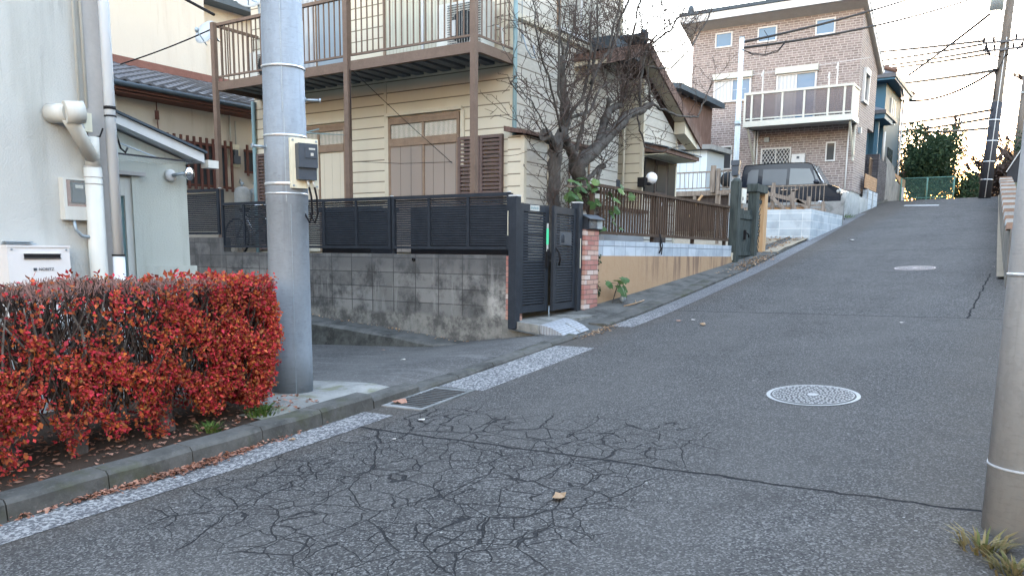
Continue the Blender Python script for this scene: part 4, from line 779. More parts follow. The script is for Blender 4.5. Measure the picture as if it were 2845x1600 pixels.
part('flap_letters', M['bolt'], t, lambda m: (m.box(1.80, 1.808, -.171, -.1685, 1.91, 1.945), m.box(1.812, 1.832, -.171, -.1685, 1.94, 1.945), m.box(1.84, 1.846, -.171, -.1685, 1.905, 1.94), m.box(1.852, 1.87, -.171, -.1685, 1.915, 1.92)))

# ------------------------------------------------------------------ ochre wall, railing, wooden gate
t = thing('garden_wall', 'ochre rendered garden wall topped with pale blue-grey blocks', 'wall', (5.3, 0, 1))
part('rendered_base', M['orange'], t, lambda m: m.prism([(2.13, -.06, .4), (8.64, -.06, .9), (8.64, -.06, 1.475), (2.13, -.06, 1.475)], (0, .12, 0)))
part('block_course', M['blueblock'], t, lambda m: m.box(2.22, 8.60, -.045, .065, 1.476, 1.708)); part('end_cap', M['cream_trim'], t, lambda m: m.box(8.58, 8.72, -.075, .07, 1.40, 1.56))
t = thing('railing', 'brown wooden baluster railing above the ochre wall', 'railing', (5.3, 0, 1.75))
part('top_rail', M['rail'], t, lambda m: m.box(2.24, 8.45, -.03, .03, 2.49, 2.535)); part('bottom_rail', M['rail'], t, lambda m: m.box(2.24, 8.45, -.022, .022, 1.80, 1.845))
part('balusters', M['rail'], t, lambda m: [m.box(x-.0125, x+.0125, -.0125, .0125, 1.8455, 2.4895) for x in [2.42+.105*k for k in range(58)]])
for x in (2.26, 4.55, 6.5, 8.40): part('post', M['rail'], t, lambda m: m.box(x-.03, x+.03, .031, .09, 1.55, 2.53))
tag(MB().tube([(4.62, -.05, 1.85), (4.62, -.075, 1.78), (4.60, -.075, 1.68), (4.64, -.075, 1.6), (4.58, -.07, 1.53)], .014, 6).tube([(4.63, -.06, 1.82), (4.70, -.075, 1.66), (4.68, -.07, 1.5)], .009, 6).build('cloth_tie', M['black'], base=(4.62, -.06, 1.85)), 'black cloth tie knotted on the bottom rail of the brown railing', 'cloth tie')
t = thing('wooden_gate', 'weathered dark green wooden gate between tall posts at the end of the ochre wall', 'gate', (9.4, -.05, 1.2))
part('post', M['wooddk'], t, lambda m: (m.box(8.64, 8.84, -.13, .05, 1.05, 3.06), m.ball((8.74, -.04, 3.06), .105, (1, .9, .8))))
part('post', M['wooddk'], t, lambda m: m.box(9.92, 10.12, -.15, .05, 1.2, 3.05)); part('post_head', M['wooddk'], t, lambda m: m.box(9.86, 10.70, -.17, .07, 2.93, 3.10))
d = part('door', M['wooddk'], t, lambda m: [m.box(8.88+.205*k, 9.075+.205*k, -.065, -.03, 1.34, 2.50+.02*math.sin(k*2)) for k in range(5)])
part('door_brace', M['wooddk'], d, lambda m: (m.box(8.9, 9.88, -.085, -.0655, 2.3, 2.4), m.box(8.9, 9.88, -.085, -.0655, 1.5, 1.6))); part('latch', M['black'], d, lambda m: (m.box(9.33, 9.38, -.12, -.0655, 1.85, 2.06), m.tube([(9.35, -.12, 2.0), (9.50, -.13, 1.97), (9.52, -.13, 1.9)], .014, 6)))
part('lattice_panel', M['wooddk'], t, lambda m: [m.bar((10.14, -.03, z), (10.66, -.03, z+.52*s), .02, .012, (0, 1, 0)) for s in (1, -1) for z in [1.55+.13*k+(0 if s > 0 else .52) for k in range(7)]]+[m.box(10.13, 10.67, -.05, -.01, 1.42, 1.50), m.box(10.13, 10.67, -.05, -.01, 2.70, 2.78)])
part('side_board', M['woodor'], t, lambda m: m.box(10.72, 10.98, -.1, .02, 1.4, 3.02)); part('lower_board', M['wooddk'], t, lambda m: m.box(10.13, 10.68, -.06, -.01, 1.2, 1.41))
t = thing('letter_box', 'small pale metal box fixed to the tall wooden gate post', 'letter box', (8.95, -.08, 2.6)); part('body', M['acgrey'], t, lambda m: m.box(8.86, 9.16, -.14, -.02, 2.62, 2.93)); part('sticker', M['meterdk'], t, lambda m: m.box(8.88, 8.96, -.1435, -.1405, 2.68, 2.75))
# solar light with its seedling by the wall
t = thing('solar_light', 'little grey solar garden light toppled at the foot of the ochre wall', 'garden light', (2.70, -.27, .68)); z = zr(2.7, -.3)+.06
part('head', M['bolt'], t, lambda m: m.ball((2.72, -.27, z+.075), .05, (.9, .9, 1.25), 12, 8)); part('cap', M['black'], t, lambda m: m.ball((2.69, -.28, z+.135), .028, (1, 1, .7), 10, 6)); part('stake', M['offwhite'], t, lambda m: m.cyl((2.74, -.27, z-.02), (2.735, -.27, z+.03), .012, n=8))
tag(MB().tube([(2.45, -.42, zr(2.45, -.4)+.06), (2.72, -.50, zr(2.7, -.4)+.075), (3.05, -.48, zr(3.05, -.4)+.07)], .010, 6).tube([(2.72, -.50, zr(2.7, -.4)+.075), (2.9, -.40, zr(2.9, -.4)+.09)], .006, 5).build('broken_stick', M['tanleaf'], base=(2.7, -.45, .7)), 'pale broken stick lying in the gutter by the seedling', 'stick')
def lobed(m, c, d, n, s):
    c = Vector(c); d = Vector(d).normalized(); n = Vector(n).normalized(); e = d.cross(n).normalized(); n = e.cross(d)
    rs = [(.0, 0), (-.15, .42), (.18, .40), (.30, .62), (.52, .40), (.78, .34), (1, 0), (.78, -.34), (.52, -.40), (.30, -.62), (.18, -.40), (-.15, -.42)]
    pts = [c+d*a*s+e*b*s-n*(abs(b)*.35+a*a*.25)*s+n*R_.uniform(-.03, .03)*s for a, b in rs]; m._add([c+d*.35*s]+pts, [(0, 1+k, 1+(k+1) % len(pts)) for k in range(len(pts))])
t = thing('seedling', 'young plant with a few broad leaves at the foot of the ochre wall', 'plant', (2.55, -.2, .62)); z = zr(2.55, -.2)
tips = [((2.62, -.22, z+.42), (-.4, -.6, .2), .17), ((2.80, -.20, z+.44), (.5, -.5, .1), .15), ((2.66, -.24, z+.36), (.1, -.5, -.6), .20), ((2.88, -.2, z+.36), (.7, -.3, -.5), .17), ((2.45, -.2, z+.40), (-.9, -.2, -.2), .15), ((2.85, -.24, z+.26), (.4, -.4, -.8), .11)]
part('stalk', M['bark'], t, lambda m: (m.tube([(2.50, -.18, z+.02), (2.60, -.2, z+.25), (2.70, -.2, z+.40)], [.008, .007, .005], 6), [m.tube([(2.70, -.2, z+.38), p], .003, 4) for p, _, _ in tips]))
part('leaves', M['bigleaf'], t, lambda m: [lobed(m, p, d, (R_.uniform(-.3, .1), -.75, .6), s) for p, d, s in tips])
t = thing('broadleaf_shrub', 'tall straggling plant with big lobed leaves at the start of the brown railing', 'plant', (2.6, .15, 1.45))
lv = []
for i in range(46):
    a = R_.random()
    if a < .45: p = (R_.uniform(1.75, 2.45), R_.uniform(-.02, .3), R_.uniform(2.2, 2.62))
    elif a < .75: p = (R_.uniform(2.6, 3.5), R_.uniform(-.12, .1), R_.uniform(2.32, 2.58))
    else: p = (R_.uniform(2.15, 3.2), R_.uniform(-.1, .15), R_.uniform(1.85, 2.25))
    lv.append(p)
part('stems', M['twig'], t, lambda m: [m.tube([(2.55+R_.uniform(-.1, .1), .16, 1.42), (2.45, .14, 1.9), ((2.45+p[0])/2, .12, (2.1+p[2])/2), p], [.012, .009, .006, .003], 5) for p in lv])
part('leaves', M['bigleaf'], t, lambda m: [lobed(m, p, (R_.gauss(-.3, .7), -.6, R_.gauss(-.25, .5)), (R_.gauss(-.2, .4), -.8, R_.uniform(.2, .9)), R_.uniform(.09, .17)) for p in lv])
t = thing('ivy', 'thin dry ivy hanging down the left end of the ochre wall', 'ivy', (2.2, -.08, 1.5))
part('leaves', M['darkleaf'], t, lambda m: [leafquad(m, (2.24+.05*math.sin(z*9)+R_.gauss(0, .03), -.075, z), (R_.gauss(0, 1), -.3, R_.gauss(0, 1)), .03, .04) for z in [R_.uniform(.85, 1.5) for _ in range(70)]]); part('stem', M['twig'], t, lambda m: m.tube([(2.24+.05*math.sin(z*9), -.066, z) for z in frange(1.5, .85, 14)], .004, 4))

# ------------------------------------------------------------------ cream house
t = H = thing('cream_house', 'two-storey cream clapboard house with a brown steel balcony at the corner', 'house', (4, 4, 1.4))
HU, HV = 2.278, 1.498
part('wall', M['cream'], t, lambda m: (m.box(HU, 6.1, HV, 7.5, .6, 7.3), m.box(6.101, 8.15, 1.9, 7.4, .6, 4.0), m.prism([(6.36, 1.103, .6), (8.15, 1.103, .6), (8.15, 1.103, 3.95), (6.36, 1.103, 4.86)], (0, .796, 0))))
part('roof', M['rooftile_br'], t, lambda m: m.box(1.9, 6.5, 1.1, 7.9, 7.3, 7.5))
part('corner_board', M['cream_trim'], t, lambda m: (m.box(HU-.015, HU+.06, HV-.018, HV+.05, 1.0, 7.28), m.box(6.04, 6.115, HV-.016, HV+.02, 4.95, 7.28), m.box(6.345, 6.42, 1.085, 1.15, 1.0, 4.6), m.box(8.09, 8.165, 1.085, 1.15, 1.0, 3.9), m.box(HU-.012, HU, 4.09, 4.15, 1.0, 4.38)))
part('band_course', M['cream_trim'], t, lambda m: m.prism([(2.30, HV, 5.06), (2.30, HV-.06, 5.09), (2.30, HV-.06, 5.16), (2.30, HV, 5.19)], (3.75, 0, 0)))
part('bay', M['cream'], t, lambda m: m.box(2.14, 4.32, 1.20, HV-.001, 1.0, 3.30))
bt = part('bay_trim', M['cream_trim'], t, lambda m: (m.box(2.125, 2.20, 1.183, 1.25, 1.0, 3.29), m.box(2.86, 2.93, 1.183, 1.25, 1.0, 3.29)))
part('bay_roof', M['bargeboard'], t, lambda m: m.hexa([(2.02, 1.10, 3.305), (4.45, 1.10, 3.305), (4.45, HV-.002, 3.36), (2.02, HV-.002, 3.36), (2.02, 1.10, 3.35), (4.45, 1.10, 3.35), (4.45, HV-.002, 3.44), (2.02, HV-.002, 3.44)]))
w = part('bay_window', M['shut_r'], t, lambda m: m.box(2.95, 4.25, 1.17, 1.199, 1.2, 3.06)); part('frame', M['frame_br'], w, lambda m: (m.box(2.935, 2.98, 1.15, 1.1695, 1.2, 3.1), m.box(4.22, 4.27, 1.15, 1.1695, 1.2, 3.1), m.box(3.52, 3.60, 1.155, 1.1695, 1.2, 3.06))); part('bright_stile', M['white'], w, lambda m: m.box(3.545, 3.575, 1.145, 1.1545, 2.0, 3.05))
# balcony
b = part('balcony', M['brown'], t, lambda m: (m.box(1.24, 1.32, 1.46, 7.32, 4.37, 4.52), m.box(1.3205, HU-.001, 1.46, 1.53, 4.38, 4.52), m.box(1.3205, HU-.001, 7.25, 7.32, 4.38, 4.52)))
part('deck', M['deckmetal'], b, lambda m: [m.box(1.325, HU-.002, 1.56+.285*k, 1.56+.285*k+.17, 4.43, 4.49) for k in range(20)]+[m.box(1.325, HU-.002, 1.54, 7.24, 4.492, 4.51)])
part('railing', M['brown'], b, lambda m: (m.box(1.25, 1.31, 1.46, 7.32, 5.49, 5.54), m.box(1.262, 1.298, 1.53, 7.28, 4.60, 4.63), m.box(1.3105, 2.25, 1.475, 1.515, 5.49, 5.54), m.box(1.3105, 2.25, 7.27, 7.31, 5.49, 5.54), m.box(1.3105, 2.25, 1.485, 1.505, 4.6, 4.63),
    [m.box(1.27, 1.29, 1.60+.118*k-.008, 1.60+.118*k+.008, 4.6305, 5.4895) for k in range(48)], [m.box(1.42+.12*k-.008, 1.42+.12*k+.008, 1.487, 1.503, 4.6305, 5.4895) for k in range(7)], [m.box(1.42+.12*k-.008, 1.42+.12*k+.008, 7.282, 7.298, 4.53, 5.4895) for k in range(7)]))
for v, zt in ((1.495, 7.0), (4.0, 7.0), (7.27, 5.55)): part('post', M['brown'], t, lambda m: m.box(1.232-.045, 1.232+.035, v-.045, v+.045, 1.35, zt))
part('tension_wire', M['wire'], t, lambda m: (m.tube([(1.25, 3.95, 4.40), (1.7, 3.2, 3.6), (2.2, 2.62, 2.95)], .005, 4), m.tube([(1.24, 3.9, 2.95), (1.7, 3.3, 2.93), (2.2, 2.62, 2.97)], .005, 4), m.tube([(1.22, 3.93, 4.38), (1.22, 3.93, 3.3)], .006, 4)))
# lower windows of the balcony side
def win_left(v0, v1, shut, lab, trans):
    w = part('window', M['frame_br'], t, lambda m: (m.box(HU-.05, HU-.001, v0-.05, v0, 1.5, 3.72), m.box(HU-.05, HU-.001, v1, v1+.05, 1.5, 3.72), m.box(HU-.05, HU-.001, v0-.0495, v1+.0495, 3.7205, 3.77), m.box(HU-.06, HU-.001, v0, v1, 3.345, 3.42), m.box(HU-.045, HU-.001, v0, v1, 3.66, 3.72), m.box(HU-.04, HU-.001, (v0+v1)/2-.025, (v0+v1)/2+.025, 3.4205, 3.66)), lab)
    part('pane', M['curtw'], w, lambda m: m.box(HU-.012, HU-.0015, v0, (v0+v1)/2-.026, 3.43, 3.65)); part('pane', M['curtw'], w, lambda m: m.box(HU-.02, HU-.0015, (v0+v1)/2+.026, v1, 3.43, 3.65))
    part('glass', M['clear'], w, lambda m: m.box(HU-.026, HU-.023, v0, v1, 3.43, 3.65))
    s = part('shutter', shut, w, lambda m: (m.box(HU-.03, HU-.0015, v0, (v0+v1)/2-.005, 1.5, 3.34), m.box(HU-.042, HU-.0015, (v0+v1)/2+.005, v1, 1.5, 3.34))); part('shutter_frame', trans, s, lambda m: (m.box(HU-.05, HU-.031, (v0+v1)/2-.035, (v0+v1)/2+.004, 1.5, 3.339), m.box(HU-.06, HU-.0425, v0, v1, 3.29, 3.344))); return w
w2 = win_left(2.56, 3.98, M['shut_br'], 'window with taupe shutters below a curtained transom', M['frame_br'])
w1 = win_left(5.09, 6.38, M['shut_cr'], 'window with cream shutters below a curtained transom', M['frame_br'])
part('hood', M['cream_trim'], t, lambda m: (m.box(HU-.07, HU-.001, 2.46, 4.07, 3.80, 3.85), m.box(HU-.04, HU-.001, 2.42, 2.49, 2.9, 3.799), m.box(HU-.04, HU-.001, 4.04, 4.085, 1.2, 3.799), m.box(HU-.05, HU-.001, 4.99, 6.5, 3.80, 3.84)))
def lou(m, v0, v1):
    m.box(HU-.06, HU-.001, v0, v0+.05, 1.5, 3.36); m.box(HU-.06, HU-.001, v1-.05, v1, 1.5, 3.36); m.box(HU-.06, HU-.001, v0+.0505, v1-.0505, 3.31, 3.36)
    z = 1.52
    while z < 3.28: m.hexa([(HU-.05, v0+.051, z), (HU-.01, v0+.051, z+.02), (HU-.01, v1-.051, z+.02), (HU-.05, v1-.051, z), (HU-.05, v0+.051, z+.03), (HU-.01, v0+.051, z+.05), (HU-.01, v1-.051, z+.05), (HU-.05, v1-.051, z+.03)]); z += .062
for v0, v1 in ((1.66, 2.09), (2.10, 2.53), (6.95, 7.42)): part('louvred_panel', M['louver'], t, lambda m: lou(m, v0, v1))
# upper storey of the balcony side
w = part('balcony_window', M['frame_br'], t, lambda m: (m.box(HU-.05, HU-.001, 4.96, 5.02, 4.55, 6.5), m.box(HU-.05, HU-.001, 6.5, 6.56, 4.55, 6.5), m.box(HU-.05, HU-.001, 5.02, 6.5, 6.4, 6.499), m.box(HU-.045, HU-.001, 5.72, 5.78, 4.55, 6.4)))
part('pane', M['paleglass'], w, lambda m: m.box(HU-.02, HU-.0015, 5.021, 5.719, 4.56, 6.399)); part('pane', M['curtain'], w, lambda m: m.box(HU-.025, HU-.0015, 5.781, 6.499, 4.56, 6.399)); part('bright_stile', M['white'], w, lambda m: m.box(HU-.055, HU-.0455, 5.735, 5.765, 4.6, 6.39))
s = part('balcony_shutters', M['shut_gr'], t, lambda m: (m.box(HU-.03, HU-.001, 2.62, 3.24, 4.55, 6.5), m.box(HU-.04, HU-.001, 3.27, 4.06, 4.55, 6.5))); part('stile', M['white'], s, lambda m: m.box(HU-.055, HU-.0405, 3.235, 3.275, 4.55, 6.5)); part('frame', M['frame_br'], s, lambda m: (m.box(HU-.06, HU-.001, 4.061, 4.11, 4.5, 6.55), m.box(HU-.06, HU-.001, 2.57, 2.619, 4.5, 6.55)))
w = part('road_side_shutters', M['shut_r'], t, lambda m: (m.box(3.66, 4.35, HV-.03, HV-.001, 5.26, 6.9), m.box(4.40, 5.15, HV-.04, HV-.001, 5.26, 6.9))); part('stile', M['white'], w, lambda m: m.box(4.351, 4.399, HV-.05, HV-.001, 5.26, 6.9)); part('sill', M['white'], w, lambda m: m.box(3.58, 5.22, HV-.07, HV-.001, 5.20, 5.258)); part('frame', M['frame_br'], w, lambda m: m.box(3.60, 3.659, HV-.05, HV-.001, 5.26, 6.9))
part('downpipe', M['green_pipe'], t, lambda m: m.tube([(HU-.035, HV-.055, 7.2), (HU-.035, HV-.055, 1.3)], .035, 12))
part('side_downpipe', M['green_pipe'], t, lambda m: m.tube([(HU-.05, 7.47, 4.35), (HU-.05, 7.47, 1.0)], .04, 10)); part('wall_pipe', M['cream_trim'], t, lambda m: m.tube([(6.22, HV-.06, 4.2), (6.22, HV-.06, 3.5), (6.25, HV-.05, 3.4), (6.25, HV-.05, 1.4)], .025, 8))
part('clothes_bar', M['green_pipe'], t, lambda m: (m.tube([(1.9, 4.70, 1.4), (1.9, 4.70, 3.5), (1.3, 5.2, 3.5)], .012, 6), m.tube([(1.28, 4.72, 3.52), (1.28, 5.98, 3.40)], .010, 6)))
part('cable_hook', M['bolt'], t, lambda m: (m.tube([(2.42, HV-.06, 6.2), (2.42, HV-.06, 4.75)], .008, 5), m.tube([(2.44, HV-.05, 4.9), (2.43, HV-.14, 4.65), (2.52, HV-.18, 4.52), (2.66, HV-.16, 4.55), (2.70, HV-.1, 4.75)], .011, 6)))
# porch gable
rf = part('porch_roof', M['rooftile_br'], t, lambda m: (m.prism([(4.2, .85, 4.80), (5.95, .85, 5.28), (8.80, .85, 3.92), (8.80, .85, 4.03), (5.95, .85, 5.40), (4.2, .85, 4.92)], (0, .645, 0)), m.prism([(6.12, 1.496, 5.20), (8.80, 1.496, 3.92), (8.80, 1.496, 4.03), (6.12, 1.496, 5.32)], (0, 4, 0))))
part('bargeboard', M['bargeboard'], rf, lambda m: (m.prism([(5.95, .81, 5.20), (8.88, .81, 3.80), (8.88, .81, 4.00), (5.95, .81, 5.41)], (0, .035, 0)), m.prism([(4.18, .81, 4.70), (5.948, .81, 5.20), (5.948, .81, 5.41), (4.18, .81, 4.93)], (0, .035, 0))))
part('soffit', M['soffit'], rf, lambda m: (m.prism([(5.95, .85, 5.23), (8.20, .85, 4.16), (8.20, .85, 4.205), (5.95, .85, 5.279)], (0, .25, 0)), m.prism([(4.22, .86, 4.72), (5.948, .86, 5.20), (5.948, .86, 5.275), (4.22, .86, 4.795)], (0, .63, 0)))); part('eave_box', M['cream_trim'], rf, lambda m: m.prism([(7.95, .86, 4.02), (8.72, .86, 3.78), (8.72, .86, 3.90), (7.95, .86, 4.26)], (0, .24, 0)))
part('ridge_tiles', M['roofdk'], rf, lambda m: [m.tube([(5.6+.0*k, .80+.3*k, 5.40), (5.6, 1.08+.3*k, 5.40)], [.12, .10], 10) for k in range(2)]+[m.ball((5.6, .80, 5.43), .14, (1, .5, 1), 10, 6), m.box(4.3, 5.5, .82, 1.2, 4.98, 5.18)])
cn = part('door_canopy', M['bargeboard'], t, lambda m: m.hexa([(6.42, .62, 3.46), (8.22, .62, 3.46), (8.22, 1.102, 3.50), (6.42, 1.102, 3.50), (6.42, .62, 3.54), (8.22, .62, 3.54), (8.22, 1.102, 3.66), (6.42, 1.102, 3.66)])); part('canopy_top', M['roofdk'], cn, lambda m: m.hexa([(6.38, .58, 3.545), (8.26, .58, 3.545), (8.26, 1.10, 3.665), (6.38, 1.10, 3.665), (6.38, .58, 3.565), (8.26, .58, 3.565), (8.26, 1.10, 3.69), (6.38, 1.10, 3.69)])); part('canopy_soffit', M['board'], cn, lambda m: m.box(6.45, 8.2, .66, 1.10, 3.44, 3.455))
d = part('door', M['doorbr'], t, lambda m: m.box(6.95, 7.62, 1.065, 1.102, 1.45, 3.40)); part('door_glass', M['dimglass'], d, lambda m: m.box(7.02, 7.5, 1.058, 1.0645, 2.78, 3.30)); part('handle', M['chrome'], d, lambda m: m.box(7.02, 7.05, 1.04, 1.0645, 2.25, 2.42)); part('stickers', M['white'], d, lambda m: [m.box(x, x+.05, 1.060, 1.0645, z, z+.07) for x, z in ((7.15, 2.55), (7.32, 2.5), (7.4, 2.42), (7.24, 2.38))])
for x0, x1 in ((6.46, 6.92), (7.66, 8.06)): part('side_light', M['dimglass'], t, lambda m: m.box(x0, x1, 1.075, 1.102, 2.62, 3.40))
part('house_number', M['meterdk'], t, lambda m: (m.box(6.05, 6.20, HV-.02, HV-.001, 2.60, 2.95), m.box(6.09, 6.13, HV-.03, HV-.0205, 2.8, 2.9)))
t = thing('globe_lamp', 'white globe lamp on a bracket beside the front door of the cream house', 'lamp', (6.35, .98, 2.95)); part('globe', M['globe'], t, lambda m: m.ball((6.38, .90, 2.98), .115)); part('bracket', M['black'], t, lambda m: (m.box(6.12, 6.27, .93, 1.08, 2.80, 2.98), m.tube([(6.25, .95, 2.86), (6.36, .90, 2.87)], .03, 8)))
t = thing('storage_cabinet', 'white cabinet with a brown lid behind the brown railing', 'cabinet', (3.9, .55, 1.4)); part('body', M['white'], t, lambda m: m.box(3.0, 4.55, .22, .62, 1.40, 2.20)); part('lid', M['bargeboard'], t, lambda m: m.box(2.95, 4.6, .18, .66, 2.201, 2.26)); part('shelf_top', M['woodgray'], t, lambda m: m.hexa([(2.7, .3, 2.50), (4.5, .3, 2.45), (4.5, .8, 2.5), (2.7, .8, 2.55), (2.7, .3, 2.53), (4.5, .3, 2.48), (4.5, .8, 2.53), (2.7, .8, 2.58)])); part_each('shelf_leg', M['bolt'], t, [lambda m, x=x, y=y: m.cyl((x, y, 2.261), (x, y, 2.47), .012, n=6) for x in (3.05, 4.4) for y in (.32, .55)])
def ac(label, u0, u1, v0, v1, z0, z1, face='u', parent=None, name='air_conditioner'):
    t = thing(name, label, 'air conditioner', ((u0+u1)/2, (v0+v1)/2, z0)); part('casing', M['acgrey'], t, lambda m: m.box(u0, u1, v0, v1, z0+.04, z1)); part('feet', M['bolt'], t, lambda m: (m.box(u0, u1, v0+.08, v0+.12, z0, z0+.039), m.box(u0, u1, v1-.12, v1-.08, z0, z0+.039)))
    if face == 'u':
        cv = v0+(v1-v0)*.42; cz = (z0+z1)/2+.02; r = min(.24, (z1-z0)*.4); part('fan_grille', M['grille'], t, lambda m: (m.lathe([(0, 0), (r, 0), (r, .012), (0, .012)], (u0, cv, cz), (-1, 0, 0), 24), [m.box(u0-.018, u0-.0125, v0+.03, v1-.22, z0+.08+k*.035, z0+.09+k*.035) for k in range(int((z1-z0-.1)/.035))]))
    return t
a = ac('outdoor air conditioner unit at the right end of the balcony', 1.85, 2.17, 1.78, 2.66, 4.52, 5.32); part('label_plate', M['white'], a, lambda m: m.box(1.827, 1.831, 2.28, 2.38, 4.82, 5.05)); part('grid', M['offwhite'], a, lambda m: [m.box(1.824, 1.8265, 1.85+k*.05, 1.856+k*.05, 4.6, 5.28) for k in range(12)])
part('hose', M['offwhite'], a, lambda m: m.tube([(2.1, 1.70, 4.95), (2.1, 1.60, 4.9), (2.12, 1.58, 4.6), (2.2, 1.50, 4.42)], .018, 7))
ac('older air conditioner unit with a round fan at the left end of the balcony', 1.75, 2.05, 6.15, 6.95, 4.52, 5.10)
def dish(label, c, r, axis, mast):
    t = thing('satellite_dish', label, 'satellite dish', c); ax = Vector(axis).normalized(); c = Vector(c)
    part('reflector', M['dish'], t, lambda m: m.lathe([(0, -.05), (r*.5, -.035), (r, .03), (r, .036), (r*.5, -.025), (0, -.04)], c, ax, 24)); part('arm', M['bolt'], t, lambda m: (m.tube([c-Vector((0, 0, r*.9))+ax*.02, c+ax*r*1.1-Vector((0, 0, r*.5))], .011, 6), m.ball(c+ax*r*1.1-Vector((0, 0, r*.45)), .04, (1, 1, 1.2), 8, 6))); part('mast', M['bolt'], t, lambda m: m.tube([c-ax*.05]+[Vector(q) for q in mast], .02, 8))
dish('grey satellite dish clamped to the left end of the balcony rail', (1.30, 7.55, 5.42), .24, (-.75, -.1, .35), [(1.45, 7.4, 5.3), (1.28, 7.28, 5.3)])
dish('satellite dish above the balcony near the roof edge', (1.6, 6.75, 6.02), .26, (-.6, -.7, .4), [(1.7, 6.6, 5.9), (1.75, 6.6, 5.1)])

# ------------------------------------------------------------------ bare plum trees behind the gate
def tree(name, label, limbs, shoots, seed, spread):
    rr = random.Random(seed); t = thing(name, label, 'tree', limbs[0][0][0], 'plum trees behind the gate'); big = MB(); tw = MB()
    for pts, r0, r1 in limbs:
        P_ = [Vector(p) for p in pts]; Q = []
        for i in range(len(P_)-1):
            for k in range(4):
                q = P_[i].lerp(P_[i+1], k/4); Q.append(q+Vector((rr.gauss(0, .012), rr.gauss(0, .012), rr.gauss(0, .01)))*(1 if i+k else 0))
        Q.append(P_[-1]); n = len(Q); k_ = 1 if r0 > .056 else .66; r0 *= k_; r1 *= k_; big.tube(Q, [(r0+(r1-r0)*i/(n-1))*rr.uniform(.88, 1.16) for i in range(n)], 9)
    def shoot(p, d, l, r, dep):
        n = max(4, int(l/.11)); pts = [p.copy()]; d = d.normalized(); w = Vector((rr.gauss(0, .3), rr.gauss(0, .3), .05))
        for i in range(n):
            d = (d+w*.16+Vector((rr.gauss(0, .16), rr.gauss(0, .16), rr.gauss(.05, .12)))).normalized(); p = p+d*l/n; pts.append(p.copy())
            if dep > 0 and rr.random() < .85:
                sd_ = Vector((rr.gauss(0, 1), rr.gauss(0, 1), rr.gauss(.3, .7))).normalized()
                shoot(p, (d*.6+sd_), l*rr.uniform(.18, .5)*(1 if dep > 1 else .5), r*.55, dep-1)
        tw.tube(pts, [max(.0042, r*.8*(1-.65*i/n)) for i in range(n+1)], 5 if dep > 1 else 3, False)
    for (a, b, n, l0, l1, r, up) in shoots:
        a = Vector(a); b = Vector(b)
        for i in range(int(n*.72)):
            p = a.lerp(b, rr.random()); d = Vector((rr.gauss(0, spread*1.25), rr.gauss(0, spread), up*.9)); shoot(p, d, rr.uniform(l0, l1)*1.15, r, 2)
    big.build('trunk', M['bark'], t); tw.build('twigs', M['twig'], t); return t
E_ = lambda *p: [Vector(q) for q in p]
tree('plum_tree', 'bare plum tree with an upright trunk and sawn-off stub, left of the pair', [
    (E_((2.34, .75, 1.35), (2.32, .75, 2.25), (2.31, .75, 2.85), (2.37, .76, 3.2)), .098, .105), (E_((2.36, .75, 3.1), (2.15, .72, 3.2), (1.90, .7, 3.24)), .075, .085), (E_((2.37, .76, 3.15), (2.55, .75, 3.35), (2.68, .76, 3.58), (2.63, .8, 4.0), (2.58, .8, 4.5)), .098, .05),
    (E_((2.3, .72, 3.0), (1.8, .6, 3.3), (1.2, .5, 3.6), (.6, .45, 3.75)), .022, .008), (E_((2.5, .74, 3.3), (2.0, .65, 3.9), (1.5, .6, 4.5), (1.3, .6, 5.2)), .03, .012), (E_((2.66, .76, 3.55), (2.95, .65, 3.9), (3.12, .6, 4.5), (3.1, .6, 5.2)), .05, .02), (E_((2.6, .76, 3.4), (2.35, .7, 3.9), (2.2, .65, 4.6), (2.25, .65, 5.4)), .04, .016), (E_((2.6, .8, 4.4), (2.9, .8, 4.9), (3.05, .8, 5.7), (3.3, .8, 6.3)), .035, .014), (E_((2.6, .8, 4.45), (2.45, .8, 5.1), (2.5, .75, 5.8)), .03, .012), (E_((2.7, .76, 3.6), (3.3, .7, 3.75), (3.7, .7, 4.2), (4.0, .7, 4.35)), .045, .02)],
    [((1.88, .7, 3.22), (2.3, .75, 3.15), 12, .4, 1.3, .011, .5), ((2.3, .75, 2.2), (2.4, .75, 3.2), 13, .4, 1.2, .010, .3), ((2.5, .75, 3.3), (2.65, .8, 4.4), 20, .5, 1.5, .012, .8), ((2.9, .65, 3.9), (3.1, .6, 5.2), 13, .4, 1.1, .009, .8), ((2.3, .7, 3.9), (2.25, .65, 5.4), 12, .4, 1.1, .009, .7), ((2.9, .8, 4.9), (3.3, .8, 6.3), 10, .4, 1.0, .009, .8), ((2.0, .6, 1.9), (2.5, .6, 2.2), 11, .4, .9, .008, .6), ((1.7, .4, 2.2), (1.9, .5, 2.4), 5, .5, 1.2, .009, .9), ((1.9, .62, 4.0), (1.3, .6, 5.2), 8, .4, 1.0, .008, .6), ((1.8, .6, 3.3), (.6, .45, 3.75), 6, .3, .7, .006, .5)], 11, .8)
